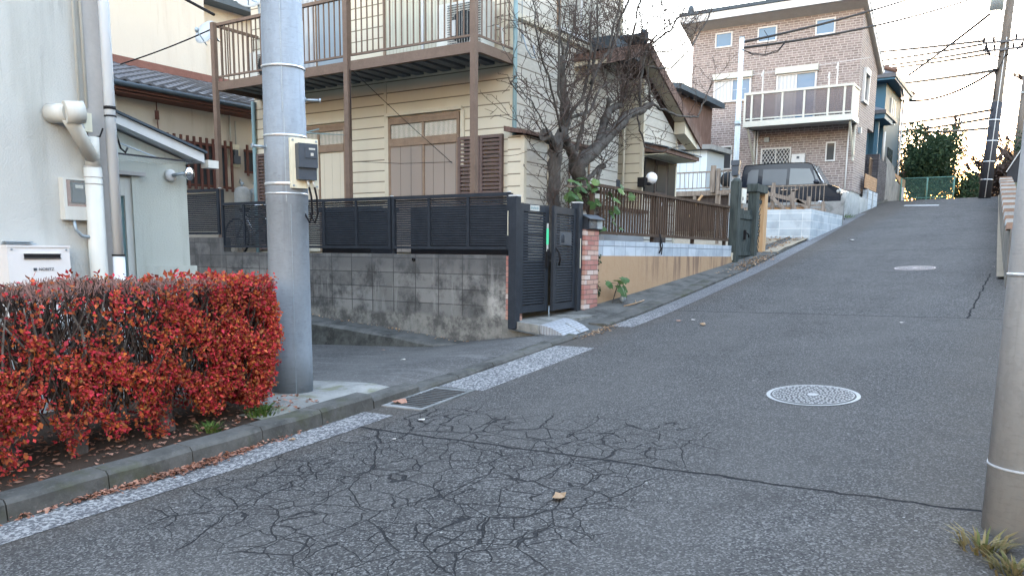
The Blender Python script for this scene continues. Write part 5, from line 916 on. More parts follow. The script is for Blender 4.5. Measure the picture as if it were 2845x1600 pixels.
tree('plum_tree', 'bare plum tree with a thick limb sweeping to the right over the railing', [
    (E_((3.22, .75, 1.35), (3.17, .75, 2.3), (3.11, .75, 2.72), (2.99, .75, 2.98)), .135, .13), (E_((2.99, .75, 2.9), (3.4, .72, 3.10), (3.8, .72, 3.30), (4.3, .7, 3.62), (4.75, .7, 3.92)), .115, .085), (E_((4.7, .7, 3.9), (5.05, .7, 4.02), (5.35, .7, 4.08), (5.8, .7, 4.28)), .08, .055), (E_((5.8, .7, 4.28), (6.25, .7, 4.24), (6.9, .65, 4.22), (7.5, .62, 4.28), (8.0, .6, 4.34)), .045, .022),
    (E_((3.75, .75, 3.28), (4.1, .85, 3.62), (4.35, .88, 3.95), (4.8, .85, 4.12)), .08, .06), (E_((4.35, .88, 3.92), (4.3, .85, 4.15)), .055, .06), (E_((2.99, .75, 2.95), (2.78, .75, 3.15), (2.6, .74, 3.32)), .09, .06), (E_((2.95, .75, 3.0), (3.05, .7, 3.45), (3.3, .68, 4.1), (3.45, .65, 4.9), (3.4, .65, 5.8)), .05, .018), (E_((3.1, .75, 2.65), (3.5, .75, 2.76), (3.78, .75, 2.92), (3.95, .72, 2.98)), .05, .062), (E_((3.2, .72, 2.2), (3.55, .7, 2.55), (3.8, .72, 2.9)), .045, .05),
    (E_((4.8, .85, 4.1), (4.95, .8, 4.5), (4.9, .75, 5.1), (5.1, .7, 5.9), (5.5, .7, 6.6)), .045, .014), (E_((5.3, .7, 4.1), (5.3, .7, 4.6), (5.5, .7, 5.2), (6.0, .65, 5.6), (6.7, .6, 6.0)), .042, .014), (E_((5.75, .7, 4.28), (5.6, .7, 4.7), (5.65, .72, 5.3)), .04, .018), (E_((5.4, .7, 5.1), (6.1, .65, 5.25), (6.9, .6, 5.5), (7.6, .55, 6.0)), .026, .009), (E_((5.2, .7, 4.0), (5.15, .62, 3.7), (5.35, .6, 3.45), (6.0, .55, 3.42), (6.8, .5, 3.6)), .03, .010), (E_((7.95, .6, 4.33), (8.25, .55, 4.7), (8.5, .5, 5.2)), .026, .012), (E_((5.0, .7, 5.3), (5.7, .66, 5.35), (6.4, .64, 5.7), (7.1, .6, 6.3), (7.6, .6, 7.0)), .04, .016), (E_((5.6, .7, 4.9), (6.4, .6, 5.0), (7.2, .55, 5.5), (8.0, .5, 6.2), (8.5, .5, 6.9)), .034, .014), (E_((4.0, .7, 4.7), (4.3, .65, 5.4), (4.8, .6, 6.2), (5.0, .6, 7.0)), .036, .016), (E_((3.3, .68, 4.2), (3.8, .65, 4.8), (4.1, .6, 5.5), (4.1, .6, 6.4)), .04, .016)],
    [((4.3, .85, 4.1), (5.8, .7, 4.3), 34, .5, 1.7, .012, 1.0), ((4.9, .75, 4.6), (5.4, .7, 6.4), 20, .4, 1.2, .010, .7), ((5.4, .7, 5.0), (6.7, .6, 6.0), 18, .4, 1.2, .009, .8), ((5.5, .7, 4.6), (5.65, .7, 5.3), 12, .4, 1.1, .009, .9), ((6.2, .7, 4.24), (8.0, .6, 4.34), 10, .25, .7, .006, .5), ((3.4, .7, 3.1), (4.7, .7, 3.9), 16, .4, 1.4, .010, .9), ((3.1, .7, 3.6), (3.45, .65, 5.7), 15, .4, 1.2, .010, .7), ((3.7, .75, 2.9), (3.98, .72, 3.0), 9, .4, 1.3, .009, .3), ((6.2, .6, 5.3), (7.6, .55, 6.0), 12, .4, 1.1, .009, .7), ((6.4, .6, 5.6), (7.6, .6, 7.0), 14, .4, 1.1, .009, .8), ((7.0, .55, 5.4), (8.5, .5, 6.9), 14, .4, 1.0, .009, .7), ((4.2, .65, 5.3), (5.0, .6, 7.0), 12, .5, 1.2, .009, .8), ((8.0, .6, 4.4), (8.5, .5, 5.2), 6, .3, .8, .008, .6), ((3.1, .7, 1.9), (3.2, .7, 2.4), 6, .3, .7, .007, .5), ((5.3, .6, 3.45), (6.8, .5, 3.6), 8, .3, .8, .006, .2)], 23, .62)
# ------------------------------------------------------------------ houses at the back left
t = thing('tiled_house', 'plaster house with a dark tiled eave and red-brown window lattice, behind the balcony posts', 'house', (2, 10, 0))
part('wall', M['tilewall'], t, lambda m: (m.box(-8, 9, 9.5, 16, -1, 4.75), m.box(.3, .62, 9.4, 9.499, 2, 4.5)))
def tiles(m):
    us = frange(-8.2, 9.2, 17*8+1); rows = 9
    for k in range(rows):
        a, b = k/rows, (k+1)/rows+.012
        va, za = 8.92+a*2.2, 4.60+a*.78; vb, zb = 8.92+b*2.2, 4.60+b*.78
        m.grid(us, [0, 1], lambda u, q: (u, va+(vb-va)*q, za+(zb-za)*q+.034*math.cos(u*2*math.pi/.26)+(.035 if q == 0 else 0)), True)
        m.grid(us, [0, 1], lambda u, q: (u, va, za+.034*math.cos(u*2*math.pi/.26)+.035-.05*(1-q)), True)
rf = part('roof', M['kawara'], t, tiles)
part('eave_board', M['redtrim'], rf, lambda m: (m.box(-8.2, 9.2, 8.98, 9.06, 4.44, 4.585), m.box(-8.2, 9.2, 9.06, 9.499, 4.40, 4.43), m.box(-8.2, 9.2, 10.99, 11.12, 5.36, 5.52))); part('gutter', M['roofdk'], rf, lambda m: m.tube([(-8.2, 8.90, 4.53), (9.2, 8.90, 4.53)], .05, 8))
for u0, u1, z0, z1 in ((1.45, 3.2, 2.82, 3.78), (3.58, 4.2, 3.2, 3.76)):
    w = part('window', M['glass'], t, lambda m: m.box(u0+.05, u1-.05, 9.47, 9.499, z0+.05, z1-.05)); part('lattice', M['lattice'], w, lambda m: [m.box(u, u+.045, 9.33, 9.37, z0-.06, z1+.05) for u in frange(u0, u1-.05, int((u1-u0)/.135))]+[m.box(u0-.03, u1+.03, 9.371, 9.41, z, z+.05) for z in (z0, z1-.1)])
part('small_window', M['curtw'], t, lambda m: m.box(.62, 1.0, 9.45, 9.499, 3.6, 3.98))
part('hanging_insulator', M['lattice'], t, lambda m: (m.tube([(1.42, 9.35, 4.42), (1.42, 9.35, 4.2)], .012, 5), m.tube([(1.42, 9.35, 4.22), (1.42, 9.35, 4.05)], .04, 8), m.tube([(1.42, 9.35, 4.05), (1.46, 9.38, 3.8), (1.5, 9.45, 3.7)], .01, 5)))
t = thing('gas_meter', 'dark gas meter box on pipes against the plaster wall', 'gas meter', (3.35, 9.45, 3.4)); part('plate', M['board'], t, lambda m: m.box(3.22, 3.48, 9.46, 9.499, 3.32, 3.80)); part('meter', M['meterdk'], t, lambda m: (m.box(3.26, 3.44, 9.38, 9.4595, 3.38, 3.55), m.box(3.30, 3.40, 9.40, 9.4595, 3.551, 3.68))); part('pipes', M['offwhite'], t, lambda m: (m.tube([(3.26, 9.47, 4.4), (3.26, 9.47, 3.80)], .018, 6), m.tube([(3.4, 9.47, 4.3), (3.40, 9.47, 3.80)], .018, 6)))
for u, lb in ((3.30, 'grey gas cylinder on the left under the meter, behind the slatted fence'), (3.68, 'grey gas cylinder on the right, next to the small lattice window')):
    t = thing('gas_cylinder', lb, 'gas cylinder', (u, 9.2, 1.6)); part('tank', M['graywall'], t, lambda m: m.lathe([(0, 1.6), (.16, 1.62), (.175, 1.7), (.175, 2.72), (.15, 2.83), (.07, 2.88), (0, 2.88)], (u, 9.2, 0), n=16)); part('valve', M['bolt'], t, lambda m: (m.cyl((u, 9.2, 2.881), (u, 9.2, 2.98), .025, n=8), m.cyl((u-.05, 9.2, 2.95), (u+.05, 9.2, 2.95), .018, n=8), m.tube([(u, 9.2, 2.97), (u+.04, 9.3, 3.05), (u+.1, 9.42, 2.98)], .010, 5)))
t = thing('plaster_building', 'tall plain white building rising behind the tiled roof', 'building', (0, 16, 0)); part('wall', M['bigwall'], t, lambda m: (m.box(-14, 5.55, 13.2, 24, 0, 10.5), m.box(5.551, 8.0, 14.2, 24, 0, 8.15))); part('roof', M['roofdk'], t, lambda m: (m.box(-14.4, 5.9, 12.7, 24.4, 10.5, 10.7), m.box(5.901, 8.7, 13.7, 24.4, 8.15, 8.33)))
# ------------------------------------------------------------------ taupe brick house
t = thing('brick_house', 'taupe brick-clad house with a mono-pitch roof and a glazed balcony', 'house', (24, 3, 3.8))
BU, BV = 22.5, .2
part('wall', M['brickhouse'], t, lambda m: (m.prism([(BU, BV, 3.82), (24.7, BV, 3.82), (24.7, BV, 6.25), (25.95, BV, 6.25), (25.95, BV, 8.75), (BU, BV, 10.02)], (0, 6.12, 0)), m.box(24.701, 25.9, .9, 6.3, 3.82, 6.249)))
part('foundation', M['graywall'], t, lambda m: m.box(BU+.03, 25.9, BV+.03, 6.3, 2.8, 3.815))
rf = part('roof', M['roofdk'], t, lambda m: m.prism([(21.9, .03, 10.44), (26.3, .03, 8.62), (26.3, .03, 8.72), (21.9, .03, 10.56)], (0, 6.67, 0)))
part('fascia', M['white'], rf, lambda m: (m.box(21.93, 21.98, .05, 6.66, 10.17, 10.42), m.prism([(21.985, .04, 10.20), (26.25, .04, 8.44), (26.25, .04, 8.63), (21.985, .04, 10.40)], (0, .04, 0)), m.box(26.26, 26.36, .02, 6.7, 8.50, 8.61)))
part('soffit', M['graytrim'], rf, lambda m: m.prism([(21.985, .085, 10.17), (26.2, .085, 8.43), (26.2, .085, 8.46), (21.985, .085, 10.20)], (0, 6.55, 0)))
part('roof_vent', M['roofdk'], rf, lambda m: (m.box(22.0, 22.3, 3.1, 3.3, 10.44, 10.58), m.ball((22.1, 6.3, 10.62), .14, (1, 1, 1.6), 8, 6)))
for v1, v0 in ((5.38, 4.82), (3.78, 3.17), (1.73, 1.15)):
    w = part('small_window', M['skyglass'], t, lambda m: m.box(BU-.015, BU-.001, v0, v1, 9.30, 9.75)); part('frame', M['white'], w, lambda m: (m.box(BU-.035, BU-.001, v0-.05, v0-.0005, 9.25, 9.80), m.box(BU-.035, BU-.001, v1+.0005, v1+.05, 9.25, 9.80), m.box(BU-.034, BU-.001, v0, v1, 9.25, 9.2995), m.box(BU-.034, BU-.001, v0, v1, 9.7505, 9.80)))
def shwin(v0, v1, z0, z1):
    vm = (v0+v1)/2; w = part('window', M['skyglass'], t, lambda m: m.box(BU-.02, BU-.001, v0, vm-.02, z0, z1)); part('curtain_pane', M['curtain'], w, lambda m: m.box(BU-.028, BU-.001, vm+.02, v1, z0, z1))
    part('frame', M['white'], w, lambda m: (m.box(BU-.06, BU-.001, v0-.06, v0-.0005, z0-.06, z1+.06), m.box(BU-.06, BU-.001, v1+.0005, v1+.06, z0-.06, z1+.06), m.box(BU-.058, BU-.001, v0, v1, z1+.0005, z1+.06), m.box(BU-.058, BU-.001, v0, v1, z0-.06, z0-.0005), m.box(BU-.05, BU-.001, vm-.019, vm+.019, z0, z1))); part('shutter_box', M['balc'], w, lambda m: (m.box(BU-.14, BU-.001, v0-.1, v1+.1, z1+.061, z1+.27),))
shwin(4.03, 5.34, 7.30, 8.02); shwin(1.68, 2.98, 6.4, 8.0)
w = part('lattice_window', M['glass'], t, lambda m: m.box(BU-.02, BU-.001, 2.42, 3.42, 4.62, 5.40)); part('frame', M['white'], w, lambda m: (m.box(BU-.05, BU-.001, 2.37, 2.4195, 4.6, 5.45), m.box(BU-.05, BU-.001, 3.4205, 3.47, 4.6, 5.45), m.box(BU-.05, BU-.001, 2.42, 3.42, 5.4005, 5.45), m.box(BU-.04, BU-.001, 2.9, 2.94, 4.6, 5.40)))
part('grille', M['white'], w, lambda m: [m.bar((BU-.055, a, zz), (BU-.055, b, zz2), .015, .022, (1, 0, 0)) for k in range(-6, 9) for (a, b, zz, zz2) in [(max(2.42, 2.42+.125*k), min(3.42, 2.42+.125*k+.52), 4.62+max(0, -.125*k)*1.5, 4.62+.78*min(1, (3.42-2.42-.125*k)/.52))] if b-a > .05]+[m.bar((BU-.0585, a, zz), (BU-.0585, b, zz2), .015, .022, (1, 0, 0)) for k in range(-6, 9) for (a, b, zz, zz2) in [(max(2.42, 2.42+.125*k), min(3.42, 2.42+.125*k+.52), 5.40-max(0, -.125*k)*1.5, 5.40-.78*min(1, (3.42-2.42-.125*k)/.52))] if b-a > .05])
for v0, v1, z0, z1 in ((4.62, 4.95, 4.80, 5.58), (.87, 1.12, 4.92, 5.50)):
    w = part('narrow_window', M['glass'], t, lambda m: m.box(BU-.015, BU-.001, v0, v1, z0, z1)); part('frame', M['white'], w, lambda m: (m.box(BU-.04, BU-.001, v0-.045, v0-.0005, z0-.05, z1+.05), m.box(BU-.04, BU-.001, v1+.0005, v1+.045, z0-.05, z1+.05), m.box(BU-.04, BU-.001, v0, v1, z1+.0005, z1+.05), m.box(BU-.04, BU-.001, v0, v1, z0-.05, z0-.0005)))
w = part('road_side_window', M['glass'], t, lambda m: m.box(23.25, 24.0, BV-.02, BV-.001, 7.05, 7.95)); part('frame', M['white'], w, lambda m: (m.box(23.15, 23.249, BV-.09, BV-.001, 6.97, 8.05), m.box(24.001, 24.1, BV-.09, BV-.001, 6.97, 8.05), m.box(23.25, 24.0, BV-.09, BV-.001, 6.97, 7.049), m.box(23.25, 24.0, BV-.12, BV-.001, 7.951, 8.15)))
b = part('balcony', M['balc'], t, lambda m: (m.box(21.35, 21.45, .12, 3.86, 6.10, 6.30), m.box(21.4505, BU-.002, .12, .20, 6.10, 6.30), m.box(21.4505, BU-.002, 3.78, 3.86, 6.10, 6.30), m.box(21.36, 21.44, .12, 3.86, 7.22, 7.30), m.box(21.4405, BU-.002, .13, .19, 7.23, 7.29), m.box(21.4405, BU-.002, 3.79, 3.85, 7.23, 7.29), m.box(21.38, 21.43, .20, 3.78, 6.36, 6.40), [m.box(21.375, 21.435, v-.035, v+.035, 6.301, 7.2195) for v in (.15, .42, .95, 1.75, 2.5, 3.2, 3.58, 3.83)]))
part('deck', M['graytrim'], b, lambda m: m.box(21.4505, BU-.002, .2005, 3.7795, 6.14, 6.18)); part('panel', M['smoke'], b, lambda m: (m.box(21.40, 21.408, .19, 3.79, 6.405, 7.215), m.box(21.46, BU-.01, .155, .163, 6.31, 7.225), m.box(21.46, BU-.01, 3.815, 3.823, 6.31, 7.225)))
part_each('bracket', M['balc'], b, [lambda m, v=v: (m.bar((21.5, v, 6.09), (BU-.03, v, 4.95), .05, .07, (0, 1, 0)), m.box(BU-.08, BU-.002, v-.03, v+.03, 4.85, 6.09)) for v in (.22, 3.72)])
part_each('drying_pole', M['white'], b, [lambda m, v=v, z=z: (m.box(21.46, 21.50, v-.02, v+.02, 6.5, z), m.bar((21.48, v, z-.05), (21.3, v, z-.23), .03, .03)) for v, z in ((3.25, 8.05), (.72, 8.05), (.98, 7.75))]); part('clothes_line', M['white'], b, lambda m: m.tube([(21.40, -.3, 8.06), (21.40, 3.6, 7.92)], .008, 5))
part_each('downpipe', M['white'], t, [lambda m: m.tube([(BU-.04, .42, 6.1), (BU-.04, .42, 3.5)], .03, 8), lambda m: m.tube([(BU-.04, 3.62, 6.1), (BU-.04, 3.62, 4.0)], .03, 8)]); part_each('vent_hood', M['bolt'], t, [lambda m: m.box(BU-.09, BU-.001, 3.18, 3.36, 5.68, 5.84), lambda m: m.box(22.95, 23.1, BV-.1, BV-.001, 5.85, 6.05), lambda m: m.box(BU-.12, BU-.001, 5.5, 5.62, 5.85, 6.0)])
t = thing('utility_cabinet', 'white meter cabinet beside the lattice window of the brick house', 'meter cabinet', (BU-.1, 2.05, 4.4)); part('casing', M['white'], t, lambda m: m.box(BU-.2, BU-.002, 1.84, 2.30, 4.3, 5.17)); part('vent', M['meterdk'], t, lambda m: (m.box(BU-.204, BU-.2005, 2.02, 2.12, 5.0, 5.09), m.box(BU-.203, BU-.2005, 2.15, 2.19, 4.5, 4.75)))
# ------------------------------------------------------------------ plot walls up the hill
w = thing('retaining_wall', 'new pale block retaining wall stepping round a corner below the parked car', 'wall', (14, 0, 1.8)); part('wall', M['whiteblock'], w, lambda m: (m.box(14.0, 14.14, -.42, 2.2, 1.2, 2.745), m.box(14.1405, 18.05, -.42, -.28, 1.2, 2.745)))
w = thing('retaining_wall', 'dark weathered concrete wall end beside the parked car', 'wall', (18.3, 0, 2.5)); part('wall', M['darkconc'], w, lambda m: m.box(18.2, 18.38, -.40, 3.9, 1.6, 3.20))
w = thing('retaining_wall', 'pale grey foundation wall under the road side of the brick house', 'wall', (21.6, 0, 3)); part('wall', M['graywall'], w, lambda m: (m.box(20.3, 20.45, -.05, .7, 1.6, 3.50), m.box(20.4505, 24.3, -.05, .10, 1.6, 3.62))); part('step_box', M['graywall'], w, lambda m: m.box(20.6, 21.4, .3, .95, 3.3, 3.72))
w = thing('plank_fence', 'small orange-brown plank fence on a pillared block wall', 'fence', (25.2, .1, 3.4)); part('block_base', M['blueblock'], w, lambda m: m.box(24.31, 26.6, -.02, .13, 1.6, 3.98)); part('planks', M['planks'], w, lambda m: [m.box(24.0, 26.5, .02, .05, 4.03+.085*k, 4.105+.085*k) for k in range(6)]); part_each('post', M['graywall'], w, [lambda m: m.box(24.305, 24.46, -.05, -.021, 2.9, 4.0), lambda m: m.box(25.4, 25.55, -.05, -.021, 3.0, 3.97)])
w = thing('gate_wall', 'dark brick-tiled gate wall in front of the blue house', 'wall', (27.5, .3, 4)); part('wall', M['darktile'], w, lambda m: (m.box(27.4, 27.7, .15, .7, 3.2, 5.60), m.box(27.7005, 29.8, .20, .40, 3.2, 5.45), m.box(26.61, 27.399, .3, .45, 3.2, 4.45))); part('railing', M['browndk'], w, lambda m: ([m.box(26.62+.11*k, 26.64+.11*k, .36, .38, 4.451, 5.35) for k in range(7)], m.box(26.62, 27.399, .35, .39, 5.351, 5.4), m.box(24.75, 24.78, .3, .9, 4.0, 5.5), [m.box(24.75, 24.77, .3+.1*k, .32+.1*k, 4.0, 5.5) for k in range(7)]))
w = thing('garden_wall', 'plain dark grey boundary wall running up to the crest', 'wall', (32, .3, 4)); part('wall', M['darkconc'], w, lambda m: m.prism([(29.81, .25, 3.4), (36.0, .25, 3.6), (36.0, .25, 4.75), (33.0, .25, 5.0), (32.0, .25, 5.55), (29.81, .25, 5.75)], (0, .15, 0))); part('planks', M['planks'], w, lambda m: m.prism([(32.6, .27, 5.2), (36.2, .27, 4.77), (36.2, .27, 5.25), (32.6, .27, 5.3)], (0, .05, 0)))
# ------------------------------------------------------------------ blue house
t = thing('blue_house', 'blue two-storey house with a dark tiled hip roof beyond the brick house', 'house', (32, 3, 4))
part('wall', M['bluewall'], t, lambda m: (m.box(29.8, 34.4, .45, 8, 3, 8.80), m.box(28.2, 29.799, 1.0, 6, 3, 7.0)))
def hip(m, x0, x1, y0, y1, z, rise, th=.12, in_=None):
    q = in_ or min(x1-x0, y1-y0)/2
    a = [(x0, y0, z), (x1, y0, z), (x1, y1, z), (x0, y1, z)]; r = [(x0+q, y0+q, z+rise), (x1-q, y0+q, z+rise), (x1-q, y1-q, z+rise), (x0+q, y1-q, z+rise)]
    m._add(a+r+[(x, y, zz-th) for x, y, zz in a], [(0, 1, 5, 4), (1, 2, 6, 5), (2, 3, 7, 6), (3, 0, 4, 7), (4, 5, 6, 7), (0, 8, 9, 1), (1, 9, 10, 2), (2, 10, 11, 3), (3, 11, 8, 0), (11, 10, 9, 8)])
rf = part('roof', M['kawara'], t, lambda m: hip(m, 29.2, 35.0, .02, 8.6, 9.06, 1.35, .16, 2.6)); part('eave_soffit', M['bluewall'], rf, lambda m: m.box(29.25, 34.95, .06, 8.5, 8.81, 8.895)); part('ridge_tiles', M['rooftile_br'], rf, lambda m: (m.tube([(29.2, .02, 9.12), (31.8, 2.62, 10.46)], .09, 6), m.tube([(35.0, .02, 9.12), (32.4, 2.62, 10.46)], .09, 6), m.tube([(31.8, 2.62, 10.48), (32.4, 2.62, 10.48)], .1, 6)))
lr = part('porch_roof', M['kawara'], t, lambda m: hip(m, 27.6, 30.6, .05, 5, 7.35, .55, .14, 1.3)); part('porch_eave', M['bluewall'], lr, lambda m: m.box(27.65, 29.79, .1, 4.9, 7.02, 7.20))
part_each('corner_pipe', M['white'], t, [lambda m: m.tube([(34.3, .38, 8.8), (34.3, .38, 3.8)], .045, 8), lambda m: m.tube([(28.3, .9, 7.0), (28.3, .9, 4)], .04, 8)]); part('door', M['doorbr'], t, lambda m: m.box(28.16, 28.199, 1.15, 2.2, 4.2, 6.6)); part('porch_post', M['bluewall'], t, lambda m: m.box(28.0, 28.16, .35, .5, 4, 7.02))
for u in (31.2, 31.7, 32.2): part('slit_window', M['white'], t, lambda m: m.box(u, u+.2, .40, .449, 7.4, 8.4))
part('porch_light', M['white'], t, lambda m: m.tube([(29.2, .3, 6.7), (29.2, .3, 5.5)], .06, 8)); part('lower_window', M['glass'], t, lambda m: m.box(31.2, 32.6, .42, .449, 5.4, 6.3))
# ------------------------------------------------------------------ brown gable behind the porch roof, shed, deck
t = thing('brown_gabled_house', 'brown timber gable glimpsed between the cream house and the brick house', 'house', (17, 6, 3)); part('wall', M['bargeboard'], t, lambda m: m.prism([(16.5, 4.55, 2.5), (16.5, 9, 2.5), (16.5, 9, 7.2), (16.5, 4.55, 6.62)], (3.5, 0, 0))); part('roof', M['roofdk'], t, lambda m: m.prism([(16.1, 4.2, 6.62), (16.1, 9.3, 7.3), (16.1, 9.3, 7.48), (16.1, 4.2, 6.80)], (4.2, 0, 0)))
t = thing('storage_shed', 'ribbed grey steel storage shed behind the timber deck', 'shed', (17, 4.2, 3)); part('body', M['shed'], t, lambda m: m.box(16.2, 17.8, 3.3, 5.4, 2.6, 4.72)); part('roof', M['darkconc'], t, lambda m: m.hexa([(16.0, 3.12, 4.721), (18, 3.12, 4.76), (18, 5.6, 4.85), (16.0, 5.6, 4.81), (16.0, 3.12, 4.86), (18, 3.12, 4.90), (18, 5.6, 4.98), (16.0, 5.6, 4.94)]))
t = thing('timber_deck', 'weathered timber deck with a thin railing beside the parked car', 'deck', (15, 2.5, 2.3)); part('joists', M['woodgray'], t, lambda m: (m.box(14.55, 14.65, 1.85, 4.6, 3.22, 3.36), m.box(14.651, 16.1, 1.9, 4.6, 3.28, 3.34), [m.box(14.56, 14.64, v, v+.09, 1.8, 3.219) for v in (1.95, 3.0, 4.2)])); part('railing', M['woodgray'], t, lambda m: (m.box(14.57, 14.62, 1.85, 4.6, 3.87, 3.91), m.box(14.57, 14.62, 1.85, 4.6, 3.42, 3.45), [m.box(14.58, 14.60, 1.95+.13*k, 1.965+.13*k, 3.4505, 3.8695) for k in range(20)])); part_each('post', M['woodgray'], t, [lambda m: m.box(14.45, 14.549, 2.28, 2.38, 2.0, 3.96), lambda m: m.box(14.45, 14.549, 2.42, 2.55, 3.30, 4.05), lambda m: m.box(14.45, 14.549, 1.85, 1.93, 2.4, 3.93)])
part('skirt', M['doorbr'], t, lambda m: m.box(14.66, 14.7, 1.9, 4.6, 2.2, 3.2)); part('brace', M['woodor'], t, lambda m: (m.bar((14.4, 2.95, 2.95), (14.4, 2.75, 3.22), .05, .06), m.bar((14.4, 3.1, 2.6), (14.4, 2.95, 2.95), .05, .06)))
ac('slim outdoor air conditioner unit standing on the timber deck', 14.75, 15.0, 2.0, 2.30, 3.342, 3.92)
t = thing('timber_railing', 'weathered timber railing with loose diagonal boards in front of the parked car', 'railing', (15.5, .4, 2.7))
part('rails', M['woodgray'], t, lambda m: (m.box(15.9, 15.95, -.36, 1.65, 3.50, 3.54), m.box(15.9, 15.95, -.36, 1.65, 2.93, 2.97), [m.box(15.915, 15.935, -.30+.115*k, -.285+.115*k, 2.9705, 3.4995) for k in range(17)])); part_each('post', M['woodgray'], t, [lambda m, v=v, z=z: m.box(15.84, 15.899, v-.045, v+.045, 2.3, z) for v, z in ((-.30, 3.05), (.55, 3.35), (1.12, 3.62), (.10, 3.2))]); part('diagonal_boards', M['woodgray'], t, lambda m: (m.bar((15.80, 1.30, 3.32), (15.80, .15, 3.02), .03, .11, (0, 0, 1)), m.bar((15.77, 1.15, 3.22), (15.77, .62, 2.72), .03, .09), m.bar((15.74, .62, 3.25), (15.74, .40, 2.75), .03, .09), m.bar((15.80, .42, 3.1), (15.80, -.05, 2.75), .03, .09))); part('orange_panel', M['woodor'], t, lambda m: m.box(15.95, 16.0, .1, 1.7, 2.45, 2.92)); part('lower_beam', M['woodgray'], t, lambda m: m.box(15.85, 15.95, -.38, .12, 2.72, 2.86))
t = thing('loose_planks', 'low barrier of loose planks between the wooden gate posts and the deck', 'planks', (12.5, .9, 2.2)); part('planks', M['woodgray'], t, lambda m: (m.bar((12.2, .55, 3.18), (12.2, 1.6, 3.10), .04, .09), m.bar((12.3, .6, 2.98), (12.3, 1.2, 2.86), .04, .07), m.box(12.25, 12.32, .9, .97, 1.8, 3.1), m.box(12.25, 12.32, 1.5, 1.57, 1.8, 3.12), m.bar((12.2, .5, 2.7), (12.2, 1.55, 2.62), .04, .08)))
t = thing('service_pole', 'slim galvanised service pole with a meter, rising in front of the brick house', 'utility pole', (14.3, 1.72, 2))
part('shaft', M['steelpole'], t, lambda m: m.tube([(14.3, 1.78, 2.0), (14.3, 1.78, 5.0), (14.3, 1.78, 7.42)], [.085, .075, .062], 14)); part('fitting', M['bolt'], t, lambda m: (m.cyl((14.3, 1.78, 5.08), (14.3, 1.78, 5.2), .09, n=10), m.bar((14.28, 1.6, 6.05), (14.28, 1.95, 6.05), .02, .02), m.cyl((14.3, 1.78, 7.42), (14.3, 1.78, 7.44), .075, n=10))); part('sleeve', M['darkconc'], t, lambda m: m.tube([(14.3, 1.78, 2.0), (14.3, 1.78, 3.8)], .14, 12)); part('meter', M['meterdk'], t, lambda m: (m.box(14.08, 14.2, 1.62, 1.82, 3.72, 3.98), m.box(14.06, 14.2, 1.60, 1.84, 3.985, 4.12)))
part('wire_loop', M['wire'], t, lambda m: [m.tube([(14.25, 1.74, 7.1), (14.2, 1.45, 6.92+o), (14.2, 1.1, 6.85+o), (14.2, .75, 6.92+o), (14.2, .55, 7.15+o)], .011, 5) for o in (0, .03)]+[m.tube([(14.2, 1.1, 6.86), (14.2, 1.02, 7.3), (14.2, 1.15, 7.5)], .008, 5)])
# ------------------------------------------------------------------ parked kei van (nose towards the road)
t = thing('parked_van', 'boxy dark navy kei van parked nose to the road in front of the brick house', 'van', (20.9, 1.7, 2.86))
G = 2.87; CU0, CU1 = 20.2, 21.65
def pf(v, z): return (v+.05, G+z)
body = [(3.42, .22), (3.44, .55), (3.43, .95), (3.40, 1.50), (3.36, 1.72), (3.30, 1.775), (2.2, 1.80), (1.22, 1.775), (1.06, 1.72), (.82, 1.28), (.64, 1.04), (.34, .97), (.12, .86), (.05, .62), (.05, .24)]
def carbody(m):
    secs = [(CU0+.03, .0, .93), (CU0, 1, 1), (CU1, 1, 1), (CU1-.03, 0, .93)]
    rings = []
    for u, a, s in secs:
        ring = []
        for v, z in body:
            vv, zz = pf(1.75+(v-1.75)*(1 if s == 1 else .985), z if z < 1 else 1+(z-1)*(1 if s == 1 else .97)); 
            tuck = max(0, z-.95)*.16; uu = u+tuck*(1 if u < 20.9 else -1); ring.append((uu, vv, zz))
        rings.append(ring)
    n = len(body); b = len(m.v)
    for r in rings: m.v += r
    for i in range(len(rings)-1):
        for k in range(n): m.f.append((b+i*n+k, b+i*n+(k+1) % n, b+(i+1)*n+(k+1) % n, b+(i+1)*n+k)); m.sm.append(False); m.mi.append(0)
    m.f.append(tuple(b+k for k in range(n))[::-1]); m.sm.append(False); m.mi.append(0); m.f.append(tuple(b+(len(rings)-1)*n+k for k in range(n))); m.sm.append(False); m.mi.append(0)
part('body', M['carpaint'], t, carbody)
def sideglass(m, poly, off=.004):
    m.poly([(CU0+max(0, z-.95)*.155+.03-off, v+.05, G+z) for v, z in poly])
for nm, poly in (('rear_quarter_window', [(3.22, 1.08), (2.84, 1.05), (2.84, 1.60), (3.10, 1.60), (3.2, 1.5)]), ('rear_door_window', [(2.68, 1.05), (1.86, 1.04), (1.86, 1.58), (2.68, 1.60)]), ('front_door_window', [(1.76, 1.04), (.90, 1.05), (.98, 1.30), (1.12, 1.56), (1.76, 1.60)]), ('quarter_light', [(.84, 1.06), (.72, 1.07), (.96, 1.50), (1.00, 1.5)])):
    part(nm, M['cabglass'] if 'front' in nm or 'quarter_l' in nm else M['carglass'], t, lambda m: sideglass(m, poly))
part('windscreen', M['cabglass'], t, lambda m: m.poly([(CU0+.10, .66+.04, G+1.06), (CU0+.20, 1.05+.04, G+1.70), (CU1-.20, 1.05+.04, G+1.70), (CU1-.10, .66+.04, G+1.06)][::-1]+[]))
part('windscreen_pillar', M['chrome'], t, lambda m: m.bar((CU0+.06, .64+.04, G+1.06), (CU0+.15, 1.02+.04, G+1.68), .02, .03))
